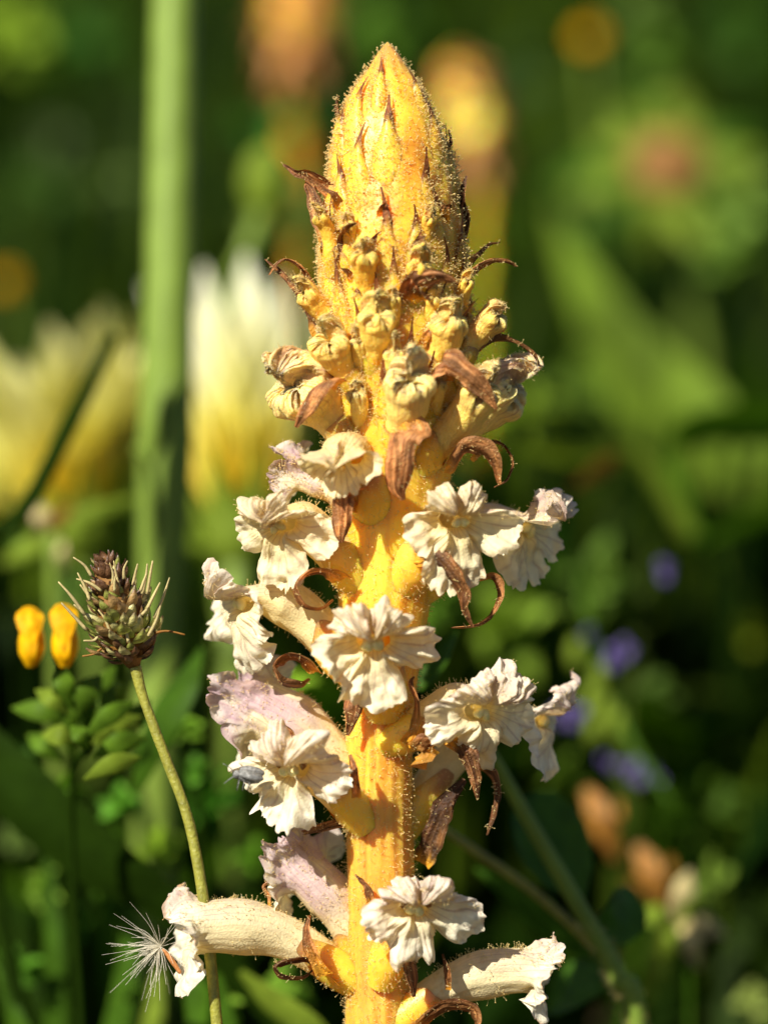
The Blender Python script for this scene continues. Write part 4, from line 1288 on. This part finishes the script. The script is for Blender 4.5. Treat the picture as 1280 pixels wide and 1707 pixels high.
def pea(cx, cy, d, s, par, seed):
    """standard, two wings and keel of a pea flower seen from the front, hanging"""
    k = 1 / PX * (D + d) / D
    o = mk_tube('flower', [P(cx - 2, cy + 44 * s, d + .10), P(cx, cy + 8 * s, d + .06), P(cx + 2, cy - 36 * s, d + .12)], np.array([5, 11, 11, 8]) * k, M['gold'], par, n=16, m=14)
    for sg in (-1, 1):
        V, F, u, v = ribbon([P(cx + 3 * sg, cy - 38 * s, d + .03), P(cx + 9 * sg, cy - 2 * s, d - .08), P(cx + 10 * sg, cy + 30 * s, d - .12), P(cx + 5 * sg, cy + 53 * s, d - .02)], np.array([22, 36, 40, 38, 30, 10]) * k, C3((.8, .5 * sg, 0)), n=18, m=9, cup=.2, wav=.03, seed=seed + sg)
        mk('wing', V, F, M['gold'], o)
    V, F, u, v = ribbon([P(cx, cy + 26 * s, d - .16), P(cx - 1, cy - 10 * s, d - .14), P(cx - 2, cy - 38 * s, d - .06), P(cx - 3, cy - 54 * s, d + .12)], np.array([4, 22, 40, 48, 44, 20]) * k, C3((1, .1, 0)), n=18, m=11, cup=-.10, wav=.07, seed=seed + 1)
    mk('standard', V, F, M['gold_deep'], o)


pea(52, 1062, 1.7, .95, tr, 1)
pea(108, 1060, 1.6, 1.0, tr, 2)
V, F = ico_blob(P(200, 1222, 2.3), [RV, VV, UV], (.13, .12, .2), 10, 12)
mk('bud', V, F, M['ligule'], tr, np.tile([.72, .70, .18], (len(V), 1)))
TL = [((115, 1190), (60, 1150), 2.2), ((120, 1180), (95, 1110), 2.0), ((130, 1195), (165, 1125), 2.0), ((140, 1230), (225, 1170), 1.9), ((130, 1235), (70, 1225), 2.1), ((150, 1250), (120, 1210), 1.7),
      ((160, 1240), (190, 1140), 2.4), ((155, 1262), (245, 1230), 2.0), ((140, 1300), (235, 1262), 1.6), ((120, 1200), (20, 1180), 2.8), ((150, 1240), (150, 1150), 2.6), ((200, 1250), (250, 1165), 2.9)]
tlr = random.Random(6)
for k in range(16):
    ax_, ay_ = tlr.uniform(90, 190), tlr.uniform(1170, 1270)
    an_ = tlr.uniform(-2.6, .0)
    l_ = tlr.uniform(55, 95)
    TL.append(((ax_, ay_), (ax_ + l_ * math.cos(an_), ay_ + l_ * math.sin(an_)), tlr.uniform(2.2, 4.0)))
for k, (a, q, d) in enumerate(TL):
    m_ = ((a[0] + q[0]) / 2, (a[1] + q[1]) / 2 - 6, d - .15)
    dx, dy = q[0] - a[0], q[1] - a[1]
    leaf([(*a, d), m_, (*q, d + .1)], np.array([.03, .16, .25, .20, .02]) * (1.0 + .3 * ((k * 7) % 5) / 5), (dy / 60 + .01, -.35, dx / 60), 'trefoil' if k % 4 else 'leaf_pale', tr, name='leaflet', seed=k, n=12, m=7)

b = under(P(150, 1800, 4))
bl = thing('broad_blade_plant', 'clump of broad dark green blades crossing the lower left corner', 'leaf plant', b)
leaf([(-80, 1180, 4.5), (40, 1330, 4.2), (170, 1440, 4.2), (300, 1530, 4.5), (480, 1720, 5)], [.45, .95, .8, .45, .3], (.45, -.25, .85), 'leaf_dark', bl, seed=4, cup=.1)
leaf([(110, 1330, 7), (115, 1500, 7), (125, 1720, 7), (150, 1850, 7)], [.3, .7, .85, .8], (1, -.2, 0), 'leaf_dark', bl, seed=5)
leaf([(200, 1380, 8), (190, 1550, 8), (180, 1850, 8)], [.3, .6, .8], (.9, .4, 0), 'leaf_mid', bl, seed=6)
leaf([(335, 1080, 4.2), (295, 1150, 4.0), (255, 1230, 4.0), (225, 1320, 4.2)], [.12, .6, .62, .4, .15], (.75, -.45, .45), 'leaf_mid', bl, seed=7)
leaf([(400, 1620, 4), (450, 1670, 4), (520, 1730, 4), (560, 1850, 4.4)], [.1, .4, .5, .5], (.6, -.5, .6), 'leaf_pale', bl, seed=8)
for k, (x0, y0, x1, y1, d, w_, mt) in enumerate(((75, 1390, 95, 1850, 6.5, .5, 'leaf_mid'), (225, 1420, 160, 1850, 6, .45, 'leaf_mid'), (20, 1480, 60, 1850, 9, .6, 'leaf_dark'), (265, 1560, 215, 1850, 7, .4, 'leaf_pale'), (160, 1350, 140, 1850, 9, .55, 'leaf_mid'), (-10, 1600, 80, 1860, 5, .5, 'leaf_mid'))):
    leaf([(x0, y0, d), (x0 * .6 + x1 * .4 + 8, (y0 + y1) / 2, d - .2), (x1, y1, d)], [.04, w_ * .8, w_], (.9, -.45, .1), mt, bl, seed=20 + k)
leaf([(330, 1707, 4.5), (340, 1640, 4.5), (400, 1860, 4.5)], [.3, .5, .5], (.9, -.4, .1), 'leaf_mid', bl, seed=9)
mk_tube('stem', [P(-40, 905, 6), P(40, 850, 6), P(120, 700, 6.5), P(190, 560, 7)], [.10, .12, .13, .08], M['leaf_dark'], bl, n=30, m=10)
mk_tube('stem', [P(-40, 905, 6), P(-60, 1200, 5), b], [.10, .12, .13], M['leaf_dark'], bl, n=20, m=10)

# dry starry flower remains at the left and a nodding bud at the upper centre
b = under(P(90, 1100, 9))
ds = thing('withered_flower', 'straw coloured withered flower with thin green arms under the pale flowers', 'dry flower', b)
for k, (x, y, mt) in enumerate(((5, 940, 'leaf_pale'), (60, 840, 'straw'), (120, 850, 'dry'), (230, 830, 'leaf_pale'), (170, 905, 'leaf_pale'), (100, 960, 'straw'))):
    leaf([(85, 895, 9), ((85 + x) / 2, (895 + y) / 2 - 5, 8.8), (x, y, 9)], [.3, .3, .25, .1], ((y - 895) / 60 + .01, -.5, (x - 85) / 60), mt, ds, name='sepal', seed=k)
mk_tube('stem', [P(85, 895, 9), P(92, 1000, 9), b], [.1, .1, .1], M['stalk'], ds, n=12, m=8)
b = under(P(380, 900, 16))
nb = thing('green_bud', 'blurred pale green bud on a slanting stalk left of the spike', 'flower bud', b)
V, F = ico_blob(P(445, 305, 16), [RV, VV, UV], (.42, .42, .62), 12, 16)
mk('bud', V, F, M['leaf_pale'], nb)
mk_tube('stem', [P(442, 345, 16), P(410, 420, 15.5), P(380, 500, 16), P(372, 700, 16), b], [.16, .12, .12, .14, .16], M['stalk'], nb, n=24, m=8)


# ---- leafy sprigs that catch the sun in the meadow behind, sunlit tone partly painted
M['sprig'] = make_mat('sprig_leaf', None, rough=.6, spec=.1, trans=.35, var=.2, nscale=2, bump=0, tint=(1.25, 1.3, .5))
SPR = [
    (25, 60, 34, 80, (.30, .36, .03), 'lime green leafy sprig in the top left corner'),
    (125, 75, 40, 70, (.05, .12, .015), 'mid green leafy sprig right of the lime corner sprig'),
    (190, 292, 36, 55, (.16, .19, .05), 'pale olive leafy sprig left of the tall green stalk'),
    (95, 235, 45, 40, (.14, .15, .07), 'greyish leafy sprig far back in the dark upper left'),
    (60, 330, 40, 75, (.04, .07, .006), 'dull green leafy sprig in the dark left background'),
    (445, 225, 30, 70, (.05, .15, .02), 'fresh green leafy sprig under the orange spike at the top'),
    (530, 195, 34, 62, (.04, .14, .03), 'bluish green leafy sprig left of the pointed spike tip'),
    (485, 365, 26, 75, (.20, .22, .04), 'olive yellow leafy sprig beside the pale green bud'),
    (640, 45, 38, 85, (.10, .17, .015), 'green leafy sprig above the pointed spike tip'),
    (870, 130, 40, 70, (.08, .12, .03), 'soft green leafy sprig right of the yellow spike at the back'),
    (1065, 30, 38, 55, (.18, .23, .05), 'pale olive leafy sprig at the top right edge'),
    (1095, 95, 36, 55, (.17, .25, .03), 'yellow green leafy sprig under the top right edge'),
    (1230, 330, 28, 90, (.24, .30, .06), 'bright lime leafy sprig right of the brown centred seed head'),
    (1210, 430, 27, 70, (.16, .22, .03), 'lime leafy sprig below the brown centred seed head'),
    (1225, 60, 42, 70, (.05, .10, .012), 'dark green leafy sprig in the top right corner'),
    (960, 300, 32, 55, (.05, .13, .02), 'small green leafy sprig left of the brown centred seed head'),
    (1010, 375, 30, 60, (.11, .18, .03), 'mid green leafy sprig above the broad arching leaf'),
    (870, 690, 20, 70, (.22, .26, .02), 'yellow green leafy sprig low right of the upper buds'),
    (850, 1050, 14, 90, (.22, .27, .03), 'large lime leafy sprig between the spike and the violet flowers'),
    (1000, 960, 15, 75, (.15, .21, .03), 'green leafy sprig above the violet flowers'),
    (1255, 1060, 20, 45, (.18, .18, .01), 'olive leafy sprig at the right edge level with the violet flowers'),
    (1180, 850, 24, 70, (.06, .08, .004), 'dark olive leafy sprig at the right behind the violet flowers'),
    (1175, 1345, 13, 80, (.07, .11, .008), 'green leafy sprig right of the dark round leaves'),
    (1190, 1480, 10, 55, (.17, .21, .03), 'pale leafy sprig above the straw star calyx'),
    (1255, 1675, 10, 45, (.34, .33, .09), 'cream yellow leafy sprig in the bottom right corner'),
    (480, 1150, 6, 55, (.20, .27, .02), 'yellow green leafy sprig glimpsed between the left flowers'),
    (360, 1330, 9, 70, (.05, .13, .01), 'fresh green leafy sprig left of the flower with the insect'),
    (45, 1400, 10, 50, (.14, .17, .04), 'pale green leafy sprig at the left edge above the corner'),
    (430, 1560, 12, 60, (.06, .12, .008), 'dull green leafy sprig behind the lowest left flower'),
    (350, 900, 13, 60, (.22, .25, .03), 'yellow green leafy sprig under the whitish rayed flower'),
    (270, 1500, 9, 55, (.20, .22, .02), 'lemon green leafy sprig above the silky seed tuft'),
    (105, 1320, 5, 45, (.13, .22, .02), 'fresh green leafy sprig under the trefoil leaves'),
    (205, 1345, 6, 42, (.08, .17, .015), 'green leafy sprig between the trefoil and the olive stalk'),
    (262, 1420, 7, 45, (.20, .25, .02), 'lime leafy sprig just left of the olive stalk'),
    (120, 1545, 7, 45, (.05, .11, .01), 'dark green leafy sprig low on the left among the blades'),
    (430, 1430, 8, 42, (.11, .19, .015), 'green leafy sprig left of the lilac backed lower flower'),
    (215, 1660, 6, 40, (.14, .20, .02), 'lime leafy sprig below the silky seed tuft'),
    (480, 1640, 6, 50, (.19, .27, .03), 'bright leafy sprig under the lowest left flower'),
    (30, 1620, 6, 50, (.07, .14, .012), 'green leafy sprig in the bottom left corner'),
    (20, 1250, 6, 45, (.10, .17, .03), 'green leafy sprig at the left edge beside the trefoil leaves'),
    (960, 640, 26, 60, (.14, .19, .02), 'olive leafy sprig in front of the broad arching leaf'),
    (1090, 480, 32, 60, (.05, .10, .012), 'deep green leafy sprig above the arching leaf at right'),
    (940, 1300, 12, 45, (.10, .14, .012), 'olive green leafy sprig under the violet flowers'),
    (1080, 1180, 14, 60, (.09, .13, .02), 'dusky green leafy sprig behind the violet flowers'),
    (300, 1210, 5, 40, (.16, .24, .02), 'bright green leafy sprig right of the olive stalk'),
    (330, 1290, 6, 36, (.10, .20, .02), 'green leafy sprig beside the upper bend of the olive stalk'),
    (70, 1480, 7, 40, (.18, .24, .03), 'lime leafy sprig low at the left edge'),
    (380, 1680, 5, 40, (.20, .27, .03), 'lime leafy sprig at the bottom beside the olive stalk'),
    (140, 980, 12, 45, (.12, .18, .03), 'green leafy sprig behind the plantain head'),
    (20, 900, 12, 50, (.13, .20, .03), 'green leafy sprig at the left edge above the trefoil'),
    (720, 1000, 12, 60, (.09, .15, .01), 'green leafy sprig close behind the right of the spike'),
]
srn = np.random.default_rng(17)
for (x, y, d, r, colr, lab) in SPR:
    c = P(x, y, d)
    foot = under(c, 0, 1.0)
    t = thing('leafy_sprig', lab, 'plant sprig', foot, 'leafy sprigs in the meadow behind the spike')
    mk_tube('stem', [c - np.array([0, 0, .1]), c * .6 + foot * .4 + RV * srn.normal(0, .3), foot], [.05, .06, .07], M['leaf_dark'], t, n=10, m=6)
    rc = cm(r, d)
    for k in range(11):
        dv = norm(srn.normal(0, 1, 3) * np.array([1, .8, .9]) + np.array([0, -.3, .2]))
        nn_ = norm(SUN_TO + srn.normal(0, .45, 3))
        p0 = c + dv * rc * .1
        p2 = c + dv * rc * srn.uniform(.7, 1.15)
        p1 = (p0 + p2) / 2 + nn_ * rc * .12
        V, F, u, v = ribbon([p0, p1, p2], np.array([.12, .5, .62, .4, .05]) * rc * srn.uniform(.7, 1.1), np.cross(dv, nn_), n=9, m=5, cup=.12)
        mk('leaf', V, F, M['sprig'], t, np.tile(np.array(colr) * np.array([.78, 1, .8]) * srn.uniform(.6, 1.15) * (1.5 if d < 10 else 1.1), (len(V), 1)))  # nearer leaves lightened in colour to look sunlit
